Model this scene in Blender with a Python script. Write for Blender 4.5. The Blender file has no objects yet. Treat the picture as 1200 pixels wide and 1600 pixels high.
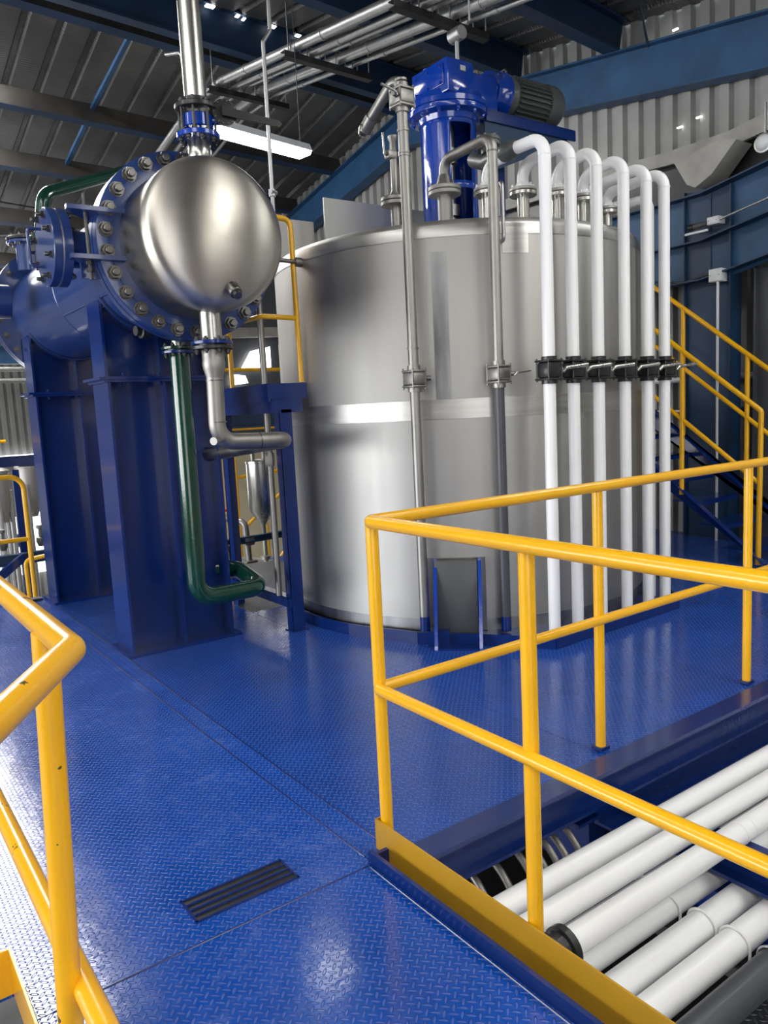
import bpy, bmesh, math, random
from mathutils import Vector, Matrix
random.seed(7)
V = Vector
PI = math.pi
C = bpy.context.scene.collection
SC = bpy.context.scene

# ------------------------------------------------------------------ camera
cam = bpy.data.objects.new('camera', bpy.data.cameras.new('camera')); C.objects.link(cam)
right = V((0.80886874, -0.58585172, -0.05009113)); down = V((-0.11650766, -0.07618993, -0.99026313)); fwd = V((0.57633092, 0.80682889, -0.12988387))
m = Matrix((( right.x, -down.x, -fwd.x), (right.y, -down.y, -fwd.y), (right.z, -down.z, -fwd.z)))
cam.matrix_world = Matrix.Translation((0, 0, 1.45)) @ m.to_4x4()
cam.data.sensor_fit = 'VERTICAL'; cam.data.sensor_height = 32.0
cam.data.lens = 32.0 * 1207.0 / 1600.0
cam.data.clip_start = 0.05; cam.data.clip_end = 200
SC.camera = cam
# ------------------------------------------------------------------ light and exposure
SC.view_settings.view_transform = 'Standard'; SC.view_settings.look = 'None'
SC.view_settings.gamma = 1.0; SC.view_settings.use_curve_mapping = False
SC.view_settings.exposure = -0.08
wd = bpy.data.worlds.new('world'); SC.world = wd; wd.use_nodes = True
wd.node_tree.nodes['Background'].inputs[0].default_value = (0.75, 0.85, 1.0, 1)
wd.node_tree.nodes['Background'].inputs[1].default_value = 1.5
SKYLIGHT = 17.0      # strength of the translucent roof sheets
BAYLIGHT = 2.6       # glow of the wall openings, part of it added fill
LAMPLIGHT = 30.0

def area(loc, target, sx, sy, watts, col=(1, 1, 1)):
    l = bpy.data.lights.new('area_light', 'AREA'); l.shape = 'RECTANGLE'; l.size = sx; l.size_y = sy; l.energy = watts; l.color = col
    o = bpy.data.objects.new('area_light', l); C.objects.link(o); o.location = loc
    o.rotation_euler = (V(target) - V(loc)).to_track_quat('-Z', 'Y').to_euler()
    return o

# ------------------------------------------------------------------ materials
def new_mat(name):
    mt = bpy.data.materials.new(name); mt.use_nodes = True
    nt = mt.node_tree; b = nt.nodes['Principled BSDF']
    return mt, nt, b
def N(nt, typ, **kw):
    n = nt.nodes.new(typ)
    for k, v in kw.items():
        if k == 'op': n.operation = v
        elif hasattr(n, k): setattr(n, k, v)
        else: n.inputs[k].default_value = v
    return n
def mathn(nt, op, a, b=None, c=None):
    n = nt.nodes.new('ShaderNodeMath'); n.operation = op
    for i, v in enumerate((a, b, c)):
        if v is None: continue
        if isinstance(v, (int, float)): n.inputs[i].default_value = v
        else: nt.links.new(v, n.inputs[i])
    return n.outputs[0]
def ramp(nt, fac, stops):
    r = nt.nodes.new('ShaderNodeValToRGB'); nt.links.new(fac, r.inputs[0])
    e = r.color_ramp.elements
    while len(e) < len(stops): e.new(0.5)
    for i, (p, c) in enumerate(stops):
        e[i].position = p; e[i].color = (*c, 1) if len(c) == 3 else c
    return r.outputs[0]
def coord(nt): return nt.nodes.new('ShaderNodeTexCoord').outputs['Object']
def geo(nt): return nt.nodes.new('ShaderNodeNewGeometry').outputs['Position']
def noise(nt, vec, scale, detail=3, rough=.5, dist=0):
    n = nt.nodes.new('ShaderNodeTexNoise'); nt.links.new(vec, n.inputs['Vector'])
    n.inputs['Scale'].default_value = scale; n.inputs['Detail'].default_value = detail; n.inputs['Roughness'].default_value = rough
    n.inputs['Distortion'].default_value = dist
    return n.outputs['Fac']
def stretch(nt, vec, s):
    n = nt.nodes.new('ShaderNodeVectorMath'); n.operation = 'MULTIPLY'; nt.links.new(vec, n.inputs[0]); n.inputs[1].default_value = s
    return n.outputs[0]
def bump(nt, b, h, strength, dist=0.002):
    n = nt.nodes.new('ShaderNodeBump'); n.inputs['Strength'].default_value = strength; n.inputs['Distance'].default_value = dist
    nt.links.new(h, n.inputs['Height']); nt.links.new(n.outputs[0], b.inputs['Normal'])

def paint(name, col, rough=.25, coat=.3, lump=.25, lscale=60, var=.12, spec=.5, chips=None):
    mt, nt, b = new_mat(name); p = geo(nt)
    n = noise(nt, p, 3.0, 4)
    c = ramp(nt, n, [(0.3, tuple(x * (1 - var) for x in col)), (0.7, tuple(min(1, x * (1 + var)) for x in col))])
    if chips:
        k = noise(nt, p, chips[0], 3, .6)
        f = mathn(nt, 'GREATER_THAN', k, chips[1])
        mx = nt.nodes.new('ShaderNodeMix'); mx.data_type = 'RGBA'
        nt.links.new(f, mx.inputs[0]); nt.links.new(c, mx.inputs[6]); mx.inputs[7].default_value = (*chips[2], 1)
        c = mx.outputs[2]
    nt.links.new(c, b.inputs['Base Color'])
    b.inputs['Roughness'].default_value = rough
    b.inputs['Coat Weight'].default_value = coat; b.inputs['Coat Roughness'].default_value = .12
    b.inputs['Specular IOR Level'].default_value = spec
    bump(nt, b, noise(nt, p, lscale, 2), lump)
    return mt
def metal(name, col, rough=(.25, .45), streak=(1, 1, 1), sscale=8, bstr=.1, cvar=.15, patch=1.5, aniso=0):
    mt, nt, b = new_mat(name); p = geo(nt)
    if aniso:
        tg = nt.nodes.new('ShaderNodeTangent'); tg.direction_type = 'RADIAL'; tg.axis = 'Z'
        nt.links.new(tg.outputs[0], b.inputs['Tangent']); b.inputs['Anisotropic'].default_value = aniso; b.inputs['Anisotropic Rotation'].default_value = .25
    s = stretch(nt, p, streak)
    n1 = noise(nt, s, sscale, 5, .6); n2 = noise(nt, p, patch, 3, .6)
    mixf = mathn(nt, 'MULTIPLY_ADD', n1, .55, mathn(nt, 'MULTIPLY', n2, .45))
    c = ramp(nt, mixf, [(0.3, tuple(x * (1 - cvar) for x in col)), (0.7, tuple(min(1, x * (1 + cvar)) for x in col))])
    nt.links.new(c, b.inputs['Base Color']); b.inputs['Metallic'].default_value = 1
    mr = nt.nodes.new('ShaderNodeMapRange'); nt.links.new(mixf, mr.inputs[0])
    mr.inputs[1].default_value = .3; mr.inputs[2].default_value = .7; mr.inputs[3].default_value = rough[0]; mr.inputs[4].default_value = rough[1]
    nt.links.new(mr.outputs[0], b.inputs['Roughness'])
    bump(nt, b, noise(nt, s, sscale * 4, 3), bstr, .001)
    return mt

def checker(name, col, cell=.0216, ang=45, rough=.15, metallic=0, hgt=.005, coat=.0, worn=True, tint=(.35, .45, .65)):
    """raised lozenges of a tread plate, alternating in two directions"""
    mt, nt, b = new_mat(name); p = geo(nt)
    mp = nt.nodes.new('ShaderNodeMapping'); mp.inputs['Rotation'].default_value = (0, 0, math.radians(ang))
    mp.inputs['Scale'].default_value = (1 / cell, 1 / cell, 1); nt.links.new(p, mp.inputs[0])
    sp = nt.nodes.new('ShaderNodeSeparateXYZ'); nt.links.new(mp.outputs[0], sp.inputs[0])
    x, y = sp.outputs[0], sp.outputs[1]
    def layer(x, y, shift):
        j = mathn(nt, 'ROUND', y)
        v = mathn(nt, 'SUBTRACT', y, j)
        u = mathn(nt, 'SUBTRACT', mathn(nt, 'FLOORED_MODULO', mathn(nt, 'ADD', mathn(nt, 'SUBTRACT', x, j), 1.0 + shift), 2.0), 1.0)
        e = mathn(nt, 'ADD', mathn(nt, 'POWER', mathn(nt, 'DIVIDE', mathn(nt, 'ABSOLUTE', u), .62), 2), mathn(nt, 'POWER', mathn(nt, 'DIVIDE', mathn(nt, 'ABSOLUTE', v), .2), 2))
        mr = nt.nodes.new('ShaderNodeMapRange'); mr.interpolation_type = 'SMOOTHSTEP'; nt.links.new(e, mr.inputs[0])
        mr.inputs[1].default_value = 1.1; mr.inputs[2].default_value = .35; mr.inputs[3].default_value = 0; mr.inputs[4].default_value = 1
        return mr.outputs[0]
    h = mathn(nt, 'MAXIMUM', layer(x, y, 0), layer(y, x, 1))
    n = noise(nt, p, 2.2, 5, .65); fine = noise(nt, p, 22, 3, .5)
    c = ramp(nt, n, [(0.3, tuple(q * .82 for q in col)), (0.72, tuple(min(1, q * 1.15) for q in col))])
    if worn:
        w = mathn(nt, 'MULTIPLY', ramp(nt, mathn(nt, 'MULTIPLY', n, fine), [(.27, (0, 0, 0)), (.42, (1, 1, 1))]), .12)
        mx = nt.nodes.new('ShaderNodeMix'); mx.data_type = 'RGBA'
        nt.links.new(w, mx.inputs[0]); nt.links.new(c, mx.inputs[6]); mx.inputs[7].default_value = (*tint, 1)
        c = mx.outputs[2]
    glint_mix = nt.nodes.new('ShaderNodeMix'); glint_mix.data_type = 'RGBA'
    nt.links.new(mathn(nt, 'MULTIPLY', h, .45), glint_mix.inputs[0]); nt.links.new(c, glint_mix.inputs[6]); glint_mix.inputs[7].default_value = (*(min(1, q * 1.3 + .10) for q in col), 1)  # paler lozenge tops: a glint painted into the colour
    nt.links.new(glint_mix.outputs[2], b.inputs['Base Color'])
    rr = nt.nodes.new('ShaderNodeMapRange'); nt.links.new(n, rr.inputs[0]); rr.inputs[1].default_value = .3; rr.inputs[2].default_value = .7
    rr.inputs[3].default_value = rough * .75; rr.inputs[4].default_value = rough * 1.3
    nt.links.new(rr.outputs[0], b.inputs['Roughness'])
    b.inputs['Metallic'].default_value = metallic; b.inputs['Specular IOR Level'].default_value = .75
    b.inputs['Coat Weight'].default_value = coat; b.inputs['Coat Roughness'].default_value = .15
    hh = mathn(nt, 'ADD', h, mathn(nt, 'MULTIPLY', fine, .14))
    bump(nt, b, hh, 1.0, hgt)
    return mt
def emis(name, col, s):
    mt, nt, b = new_mat(name); b.inputs['Base Color'].default_value = (*col, 1)
    b.inputs['Emission Color'].default_value = (*col, 1); b.inputs['Emission Strength'].default_value = s
    return mt

M = {}
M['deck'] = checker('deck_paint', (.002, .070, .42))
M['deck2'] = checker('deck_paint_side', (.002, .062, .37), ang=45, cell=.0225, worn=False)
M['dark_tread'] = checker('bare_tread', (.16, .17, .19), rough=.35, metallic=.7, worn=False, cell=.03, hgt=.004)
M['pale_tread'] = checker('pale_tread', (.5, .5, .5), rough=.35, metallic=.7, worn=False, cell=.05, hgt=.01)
M['blue'] = paint('royal_blue_paint', (.002, .021, .145), rough=.22, coat=.4)
M['bright_blue'] = paint('gloss_blue_paint', (.003, .042, .34), rough=.12, coat=.7, lump=.4, lscale=30)
M['vessel_blue'] = paint('vessel_blue_paint', (.018, .046, .175), rough=.30, coat=.5, lump=.15)
M['navy'] = paint('navy_steel_paint', (.012, .040, .095), rough=.5, coat=0, lump=.1, var=.25)
M['navy_mid'] = paint('mid_navy_steel_paint', (.020, .075, .17), rough=.5, coat=0, lump=.1, var=.25)
M['brown'] = paint('dusty_primer', (.055, .050, .045), rough=.7, coat=0, lump=.2, var=.35)
M['yellow'] = paint('safety_yellow_paint', (.90, .465, .006), rough=.26, coat=.4, lump=.5, lscale=45, var=.06)
M['yellow_worn'] = paint('worn_yellow_paint', (.88, .45, .008), rough=.28, coat=.35, lump=.3, lscale=30, var=.08, chips=(26, .69, (.08, .06, .02)))
M['yellow_dull'] = paint('dull_yellow_plate', (.50, .27, .015), rough=.4, coat=.1, lump=.2, lscale=30, var=.1, chips=(30, .74, (.06, .045, .02)))
M['white'] = paint('white_pipe_coat', (.88, .885, .89), rough=.32, coat=.25, lump=.05, var=.012)
M['green'] = paint('green_pipe_paint', (.003, .042, .024), rough=.16, coat=.6, lump=.25)
M['darkgrey'] = paint('dark_grey_coat', (.055, .06, .07), rough=.45, coat=.1, lump=.2)
M['motor'] = paint('motor_grey_paint', (.075, .08, .08), rough=.45, coat=.1, lump=.2)
M['black'] = paint('black_iron', (.012, .012, .013), rough=.4, coat=.2, lump=.2)
M['boxwhite'] = paint('white_box', (.72, .74, .76), rough=.4, coat=.1, lump=.05, var=.03)
M['beige'] = paint('grey_beige_steel', (.36, .35, .32), rough=.6, coat=0, lump=.2, var=.25)
M['cream'] = paint('cream_panel', (.62, .55, .38), rough=.7, coat=0, lump=.1, var=.08)
M['red'] = paint('red_plastic', (.5, .03, .01), rough=.4)
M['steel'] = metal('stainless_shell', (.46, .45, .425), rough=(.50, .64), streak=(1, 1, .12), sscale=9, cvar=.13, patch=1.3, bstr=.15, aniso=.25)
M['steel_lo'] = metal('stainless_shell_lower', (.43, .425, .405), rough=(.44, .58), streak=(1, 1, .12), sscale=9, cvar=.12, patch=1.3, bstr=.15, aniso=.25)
M['band'] = metal('ground_weld_band', (.48, .47, .45), rough=(.30, .42), streak=(.5, .5, 6), sscale=6, cvar=.22)
M['strip'] = metal('ground_seam_strip', (.31, .315, .32), rough=(.25, .42), streak=(2, 2, .2), sscale=6, cvar=.3)
M['head'] = metal('brushed_head', (.54, .51, .455), rough=(.30, .40), streak=(.6, .6, 9), sscale=10, cvar=.07, bstr=.0, aniso=.8)
M['pipe'] = metal('pickled_pipe', (.32, .31, .29), rough=(.38, .55), streak=(1, 1, .4), sscale=14, cvar=.22, patch=5)
M['bright'] = metal('bright_pipe', (.55, .54, .50), rough=(.22, .34), streak=(4, 4, .1), sscale=14, cvar=.1)
M['galv'] = metal('galvanised', (.50, .505, .505), rough=(.36, .5), sscale=20, cvar=.15)
M['bolt'] = metal('bolt_steel', (.17, .165, .155), rough=(.3, .45), sscale=40, cvar=.2)
M['darkmetal'] = metal('dark_metal', (.10, .10, .10), rough=(.4, .6), sscale=20, cvar=.3)
M['floor'] = paint('concrete', (.16, .16, .16), rough=.7, coat=0, lump=.4, lscale=20, var=.25)
def sheet(name, col, axis, wscale, metallic=.6, rough=.45):
    mt, nt, b = new_mat(name); p = geo(nt)
    n = noise(nt, p, 1.1, 5, .6)
    c = ramp(nt, n, [(.3, tuple(q * .7 for q in col)), (.75, tuple(min(1, q * 1.2) for q in col))])
    nt.links.new(c, b.inputs['Base Color']); b.inputs['Metallic'].default_value = metallic; b.inputs['Roughness'].default_value = rough
    sp = nt.nodes.new('ShaderNodeSeparateXYZ'); nt.links.new(p, sp.inputs[0])
    w = mathn(nt, 'SINE', mathn(nt, 'MULTIPLY', sp.outputs[axis], wscale))
    bump(nt, b, w, .5, .003)
    return mt
M['roof'] = sheet('roof_sheet', (.20, .20, .195), 1, 150)
M['siding'] = sheet('wall_sheet', (.36, .36, .345), 1, 0.001, metallic=.1, rough=.6)
M['siding_far'] = sheet('far_wall_sheet', (.28, .28, .27), 0, 0.001, metallic=.1, rough=.6)
M['sky'] = emis('translucent_sheet', (1.0, .985, .95), SKYLIGHT)
M['sky_near'] = emis('dim_translucent_sheet', (1.0, .985, .95), SKYLIGHT * .26)  # weaker glow, used for the added roof fill too
M['bay'] = emis('daylit_opening', (.97, .98, 1.0), BAYLIGHT)
M['fill_left'] = emis('side_fill_glow', (.97, .98, 1.0), BAYLIGHT * 4)  # stronger glow for the unseen left opening, lifts the tank side
M['lamp'] = emis('lamp_tube', (.97, 1.0, .96), LAMPLIGHT)

# ------------------------------------------------------------------ mesh builder
def frame(d):
    d = V(d).normalized()
    a = V((0, 0, 1)) if abs(d.z) < .9 else V((1, 0, 0))
    u = d.cross(a).normalized(); w = d.cross(u).normalized()
    return u, w
def fillet(path, rb, seg=7):
    pts = [V(p) for p in path]
    if len(pts) < 3 or rb <= 0: return pts
    out = [pts[0]]
    for i in range(1, len(pts) - 1):
        p, a, b = pts[i], pts[i - 1], pts[i + 1]
        u = (a - p); w = (b - p); lu, lw = u.length, w.length; u.normalize(); w.normalize()
        ang = u.angle(w)
        if ang > PI - .02: out.append(p); continue
        t = min(rb / math.tan(ang / 2), lu * .49 if i > 1 else lu * .98, lw * .49 if i < len(pts) - 2 else lw * .98)
        r = t * math.tan(ang / 2)
        bis = (u + w).normalized(); cen = p + bis * (r / math.sin(ang / 2))
        s = p + u * t - cen; e = p + w * t - cen
        tot = s.angle(e); ax = s.cross(e).normalized()
        for k in range(seg + 1):
            out.append(cen + Matrix.Rotation(tot * k / seg, 3, ax) @ s)
    out.append(pts[-1])
    return out
class MB:
    def __init__(s): s.bm = bmesh.new()
    def box(s, c, size, rz=0, rot=None, bev=0):
        R = rot if rot else Matrix.Rotation(rz, 3, 'Z')
        c = V(c); vs = []
        for x in (-.5, .5):
            for y in (-.5, .5):
                for z in (-.5, .5):
                    vs.append(s.bm.verts.new(c + R @ V((x * size[0], y * size[1], z * size[2]))))
        f = []
        for q in ((0, 1, 3, 2), (4, 6, 7, 5), (0, 4, 5, 1), (2, 3, 7, 6), (0, 2, 6, 4), (1, 5, 7, 3)):
            f.append(s.bm.faces.new([vs[i] for i in q]))
        if bev:
            es = list({e for ff in f for e in ff.edges})
            bmesh.ops.bevel(s.bm, geom=es, offset=bev, segments=2, affect='EDGES', profile=.5)
        return s
    def b(s, x0, x1, y0, y1, z0, z1, bev=0):
        return s.box(((x0 + x1) / 2, (y0 + y1) / 2, (z0 + z1) / 2), (abs(x1 - x0), abs(y1 - y0), abs(z1 - z0)), bev=bev)
    def ring(s, c, u, w, r, seg):
        return [s.bm.verts.new(c + u * (r * math.cos(2 * PI * k / seg)) + w * (r * math.sin(2 * PI * k / seg))) for k in range(seg)]
    def lathe(s, o, d, prof, seg=32, caps=True):
        """prof: list of (distance along d, radius)"""
        o = V(o); d = V(d).normalized(); u, w = frame(d)
        prev = None
        for i, (t, r) in enumerate(prof):
            if r <= 1e-5:
                v = s.bm.verts.new(o + d * t)
                if prev:
                    for k in range(seg):
                        f = s.bm.faces.new((prev[k], prev[(k + 1) % seg], v)); f.smooth = True
                cur = None; tip = v
                prev = None; last_tip = v
                s._tip = v
                continue
            cur = s.ring(o + d * t, u, w, r, seg)
            if prev:
                sm = True
                for k in range(seg):
                    f = s.bm.faces.new((prev[k], prev[(k + 1) % seg], cur[(k + 1) % seg], cur[k])); f.smooth = sm
            elif i > 0 and prof[i - 1][1] <= 1e-5:
                for k in range(seg):
                    f = s.bm.faces.new((s._tip, cur[(k + 1) % seg], cur[k])); f.smooth = True
            elif caps: s.bm.faces.new(list(reversed(cur)))
            prev = cur
        if prev and caps: s.bm.faces.new(prev)
        return s
    def cyl(s, a, b, r, seg=20, r2=None, bev=0):
        a = V(a); b = V(b); L = (b - a).length; r2 = r if r2 is None else r2
        if bev: return s.lathe(a, b - a, [(0, r - bev), (bev, r), (L - bev, r2), (L, r2 - bev)], seg)
        return s.lathe(a, b - a, [(0, r), (L, r2)], seg)
    def tube(s, path, r, bend=0, seg=16, bseg=7):
        pts = fillet(path, bend, bseg)
        # drop duplicates
        q = [pts[0]]
        for p in pts[1:]:
            if (p - q[-1]).length > 1e-5: q.append(p)
        pts = q
        d0 = (pts[1] - pts[0]).normalized(); u, w = frame(d0)
        prev = None; dprev = d0
        for i, p in enumerate(pts):
            if i == 0: d = d0
            elif i == len(pts) - 1: d = (pts[i] - pts[i - 1]).normalized()
            else: d = ((pts[i + 1] - p).normalized() + (p - pts[i - 1]).normalized()).normalized()
            ax = dprev.cross(d)
            if ax.length > 1e-7:
                R = Matrix.Rotation(dprev.angle(d), 3, ax.normalized()); u = R @ u; w = R @ w
            dprev = d
            cur = s.ring(p, u, w, r, seg)
            if prev:
                for k in range(seg):
                    f = s.bm.faces.new((prev[k], prev[(k + 1) % seg], cur[(k + 1) % seg], cur[k])); f.smooth = True
            else: s.bm.faces.new(list(reversed(cur)))
            prev = cur
        s.bm.faces.new(prev)
        return s
    def prism(s, poly, ext):
        ext = V(ext); a = [s.bm.verts.new(V(p)) for p in poly]; b = [s.bm.verts.new(V(p) + ext) for p in poly]
        n = len(a)
        s.bm.faces.new(a); s.bm.faces.new(list(reversed(b)))
        for k in range(n): s.bm.faces.new((a[k], b[k], b[(k + 1) % n], a[(k + 1) % n]))
        return s
    def bar(s, a, b, w, h, up=(0, 0, 1)):
        """rectangular bar from a to b, w across, h along up"""
        a = V(a); b = V(b); d = (b - a).normalized(); side = d.cross(V(up)).normalized(); u = side.cross(d).normalized()
        R = Matrix((side, d, u)).transposed()
        return s.box((a + b) / 2, (w, (b - a).length, h), rot=R)
    def ibeam(s, a, b, w, h, tf=.015, tw=.01, up=(0, 0, 1), chan=False):
        a = V(a); b = V(b); d = (b - a).normalized(); side = d.cross(V(up)).normalized(); u = side.cross(d).normalized()
        o = u * (h / 2 - tf / 2)
        s.bar(a + o, b + o, w, tf, up); s.bar(a - o, b - o, w, tf, up)
        off = side * (w / 2 - tw / 2) if chan else V((0, 0, 0))
        s.bar(a + off, b + off, tw, h - 2 * tf + .002, up)
        return s
    def hexa(s, c, d, r, L, seg=6):
        c = V(c); d = V(d).normalized()
        o = c; u, w = frame(d)
        a = [s.bm.verts.new(o + u * (r * math.cos(2 * PI * k / seg)) + w * (r * math.sin(2 * PI * k / seg))) for k in range(seg)]
        b = [s.bm.verts.new(v.co + d * L) for v in a]
        s.bm.faces.new(list(reversed(a))); s.bm.faces.new(b)
        for k in range(seg): s.bm.faces.new((a[k], a[(k + 1) % seg], b[(k + 1) % seg], b[k]))
        return s
    def build(s, name, mat, parent=None, label=None, cat=None, group=None, kind=None):
        bm = s.bm
        bmesh.ops.recalc_face_normals(bm, faces=bm.faces)
        me = bpy.data.meshes.new(name)
        if parent is None:
            xs = [v.co for v in bm.verts]
            o = V(((min(p.x for p in xs) + max(p.x for p in xs)) / 2, (min(p.y for p in xs) + max(p.y for p in xs)) / 2, min(p.z for p in xs)))
        else:
            o = V((0, 0, 0)); q = parent
            while q: o = o + q.location; q = q.parent
        for v in bm.verts: v.co -= o
        bm.to_mesh(me); bm.free()
        me.materials.append(M[mat] if isinstance(mat, str) else mat)
        if hasattr(me, 'set_sharp_from_angle'): me.set_sharp_from_angle(angle=math.radians(40))
        ob = bpy.data.objects.new(name, me); C.objects.link(ob)
        if parent is None: ob.location = o
        else: ob.parent = parent
        tag(ob, label, cat, group, kind)
        return ob
def tag(o, label=None, cat=None, group=None, kind=None):
    if label: o['label'] = label
    if cat: o['category'] = cat
    if group: o['group'] = group
    if kind: o['kind'] = kind
def thing(name, label, cat, loc, group=None):
    o = bpy.data.objects.new(name, None); C.objects.link(o); o.location = loc; o.empty_display_size = .1
    tag(o, label, cat, group); return o
def struct(name, mb, mat): return mb.build(name, mat, kind='structure')
def kids(o): return [c for c in bpy.data.objects if c.parent == o]
def copy_tree(o, parent=None):
    c = o.copy(); C.objects.link(c)
    if parent: c.parent = parent
    for k in kids(o): copy_tree(k, c)
    return c
_bolts = {}
def bolt_mesh(r, L, mat, d):
    key = (r, L, mat, tuple(round(x, 3) for x in d))
    if key not in _bolts:
        mb = MB(); d = V(d)
        mb.cyl((0, 0, 0), d * (r * .2), r * 1.25, 14)
        mb.hexa(d * (r * .2), d, r * 1.08, r * .85); mb.cyl(d * (r * 1.0), d * (r * 1.0 + L), r * .66, 12, bev=r * .1)
        mb.hexa(-d * (r * .1), -d, .001, .0005)
        me = bpy.data.meshes.new('bolt'); bmesh.ops.recalc_face_normals(mb.bm, faces=mb.bm.faces); mb.bm.to_mesh(me); mb.bm.free(); me.materials.append(M[mat]); _bolts[key] = me
    return _bolts[key]
def bolt(parent, pos, d, r=.01, L=.008, mat='bolt'):
    ob = bpy.data.objects.new('bolt', bolt_mesh(r, L, mat, d)); C.objects.link(ob); ob.parent = parent
    o = V((0, 0, 0)); q = parent
    while q: o = o + q.location; q = q.parent
    ob.location = V(pos) - o
    return ob
def bolt_ring(parent, c, d, rad, n, r=.01, L=.008, mat='bolt', a0=0.):
    u, w = frame(d)
    for k in range(n):
        a = a0 + 2 * PI * k / n
        bolt(parent, V(c) + u * (rad * math.cos(a)) + w * (rad * math.sin(a)), d, r, L, mat)
def flange_pair(parent, c, d, r, th, mat, n=8, br=.009, mat2=None, bmat='bolt', name='flange', gap=.006):
    """two flange rings either side of c along d with studs"""
    c = V(c); d = V(d).normalized()
    a = MB().cyl(c + d * (gap / 2), c + d * (gap / 2 + th), r, 28, bev=.003).build(name, mat, parent)
    b = MB().cyl(c - d * (gap / 2 + th), c - d * (gap / 2), r, 28, bev=.003).build(name, mat2 or mat, parent)
    bolt_ring(a, c + d * (gap / 2 + th), d, r * .8, n, br, br * .8, bmat)
    bolt_ring(b, c - d * (gap / 2 + th), -d, r * .8, n, br, br * .8, bmat)
    MB().cyl(c - d * gap, c + d * gap, r * .72, 24).build('gasket', 'black', parent)
    return a, b

# ================================================================== STRUCTURE
# ---- painted tread plate deck
def plate(x0, x1, y0, y1, mat, z=0):
    return struct('floor', MB().b(x0, x1, y0, y1, z - .012, z), mat)
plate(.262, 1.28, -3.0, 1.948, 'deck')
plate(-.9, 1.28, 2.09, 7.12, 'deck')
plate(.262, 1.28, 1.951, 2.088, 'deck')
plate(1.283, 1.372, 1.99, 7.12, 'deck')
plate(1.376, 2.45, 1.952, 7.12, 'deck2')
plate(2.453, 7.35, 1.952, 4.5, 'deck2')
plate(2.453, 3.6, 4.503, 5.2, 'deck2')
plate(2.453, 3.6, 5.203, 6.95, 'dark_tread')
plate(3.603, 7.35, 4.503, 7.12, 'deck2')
# plant floor far below
struct('floor', MB().b(-14, 8, -10, 24, -3.4, -3.3), 'floor')

for x0, y0, x1, y1 in ((1.281, 2.0, 1.281, 7.1), (1.374, 1.96, 1.374, 4.0), (1.374, 4.0, 1.40, 7.1), (1.262, 1.95, 1.262, -2.9), (.3, 1.95, 1.26, 1.95)):
    struct('trim_3', MB().tube([(x0 + (x1 - x0) * k / 40 + random.uniform(-.0015, .0015), y0 + (y1 - y0) * k / 40, .0) for k in range(41)], .0032, 0, 6), 'blue')
# ---- roof: two slopes of ribbed sheet with a translucent strip
def roof_z(y): return (4.24 + .165 * y if y < 9.43 else 7.6435 - .1958 * y)
def ribbed(x0, x1, y0, y1, mat, name, dz=.34, pitch=.387, kind='structure'):
    mb = MB(); prof = []
    x = x0 - (x0 % pitch) + .02
    prof.append((x0, 0))
    while x < x1:
        for dx, dzz in ((0, 0), (.03, .045), (.085, .045), (.115, 0)):
            if x0 < x + dx < x1: prof.append((x + dx, dzz))
        x += pitch
    prof.append((x1, 0))
    top = .0
    rows = []
    for y in (y0, y1):
        z = roof_z(min(y, 9.4299) if y1 <= 9.44 else max(y, 9.431)) + dz
        rows.append([mb.bm.verts.new((px, y, z + pz)) for px, pz in prof])
    for k in range(len(prof) - 1):
        mb.bm.faces.new((rows[0][k], rows[0][k + 1], rows[1][k + 1], rows[1][k]))
    return mb.build(name, mat, kind=kind)
ribbed(-14, .35, 9.43, 24, 'roof', 'ceiling')
ribbed(2.12, 7.7, 9.43, 24, 'roof', 'ceiling')
ribbed(.35, 2.12, 17.5, 24, 'roof', 'ceiling')
sk = ribbed(.35, 2.12, 9.43, 17.5, 'sky', 'window_1')
ribbed(-14, -2.4, -10, 9.43, 'roof', 'ceiling')
ribbed(-2.4, -.8, 4.0, 9.43, 'roof', 'ceiling')
ribbed(-2.4, -.8, -10, 4.0, 'sky_near', 'fill_panel_1')  # glowing strip out of view, added as fill light
ribbed(-.8, 3.0, -10, 9.43, 'roof', 'ceiling')
ribbed(3.0, 4.6, 1.6, 9.43, 'roof', 'ceiling')
ribbed(3.0, 4.6, -10, 1.6, 'sky_near', 'fill_panel_2')  # another added strip out of view, lights the tank from the front
ribbed(4.6, 7.7, -10, 9.43, 'roof', 'ceiling')
# ---- ribbed wall sheets
def wall_sheet(axis, pos, a0, a1, z0, z1f, mat, name, pitch=.21, depth=.06, sgn=1):
    mb = MB(); prof = []
    x = a0
    while x < a1:
        for dx, d in ((0, 0), (.10, 0), (.12, depth), (.19, depth)):
            prof.append((x + dx, d))
        x += pitch
    lo = []; hi = []
    for a, d in prof:
        if axis == 'x':
            lo.append(mb.bm.verts.new((pos + sgn * d, a, z0))); hi.append(mb.bm.verts.new((pos + sgn * d, a, z1f(a))))
        else:
            lo.append(mb.bm.verts.new((a, pos + sgn * d, z0))); hi.append(mb.bm.verts.new((a, pos + sgn * d, z1f(pos))))
    for k in range(len(prof) - 1): mb.bm.faces.new((lo[k], lo[k + 1], hi[k + 1], hi[k]))
    return struct(name, mb, mat)
wall_sheet('x', 7.66, -10, 24, -3.3, lambda y: roof_z(y) + .38, 'siding', 'wall_right')
wall_sheet('y', 23.5, -14, 7.7, -3.3, lambda y: 3.6, 'siding_far', 'wall_back')
struct('wall_left', MB().b(-14.1, -14, -10, 24, -3.3, 6.5), 'siding_far')
struct('wall_front', MB().b(-14, 7.7, -10.1, -10, -3.3, 3.2), 'siding_far')
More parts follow.
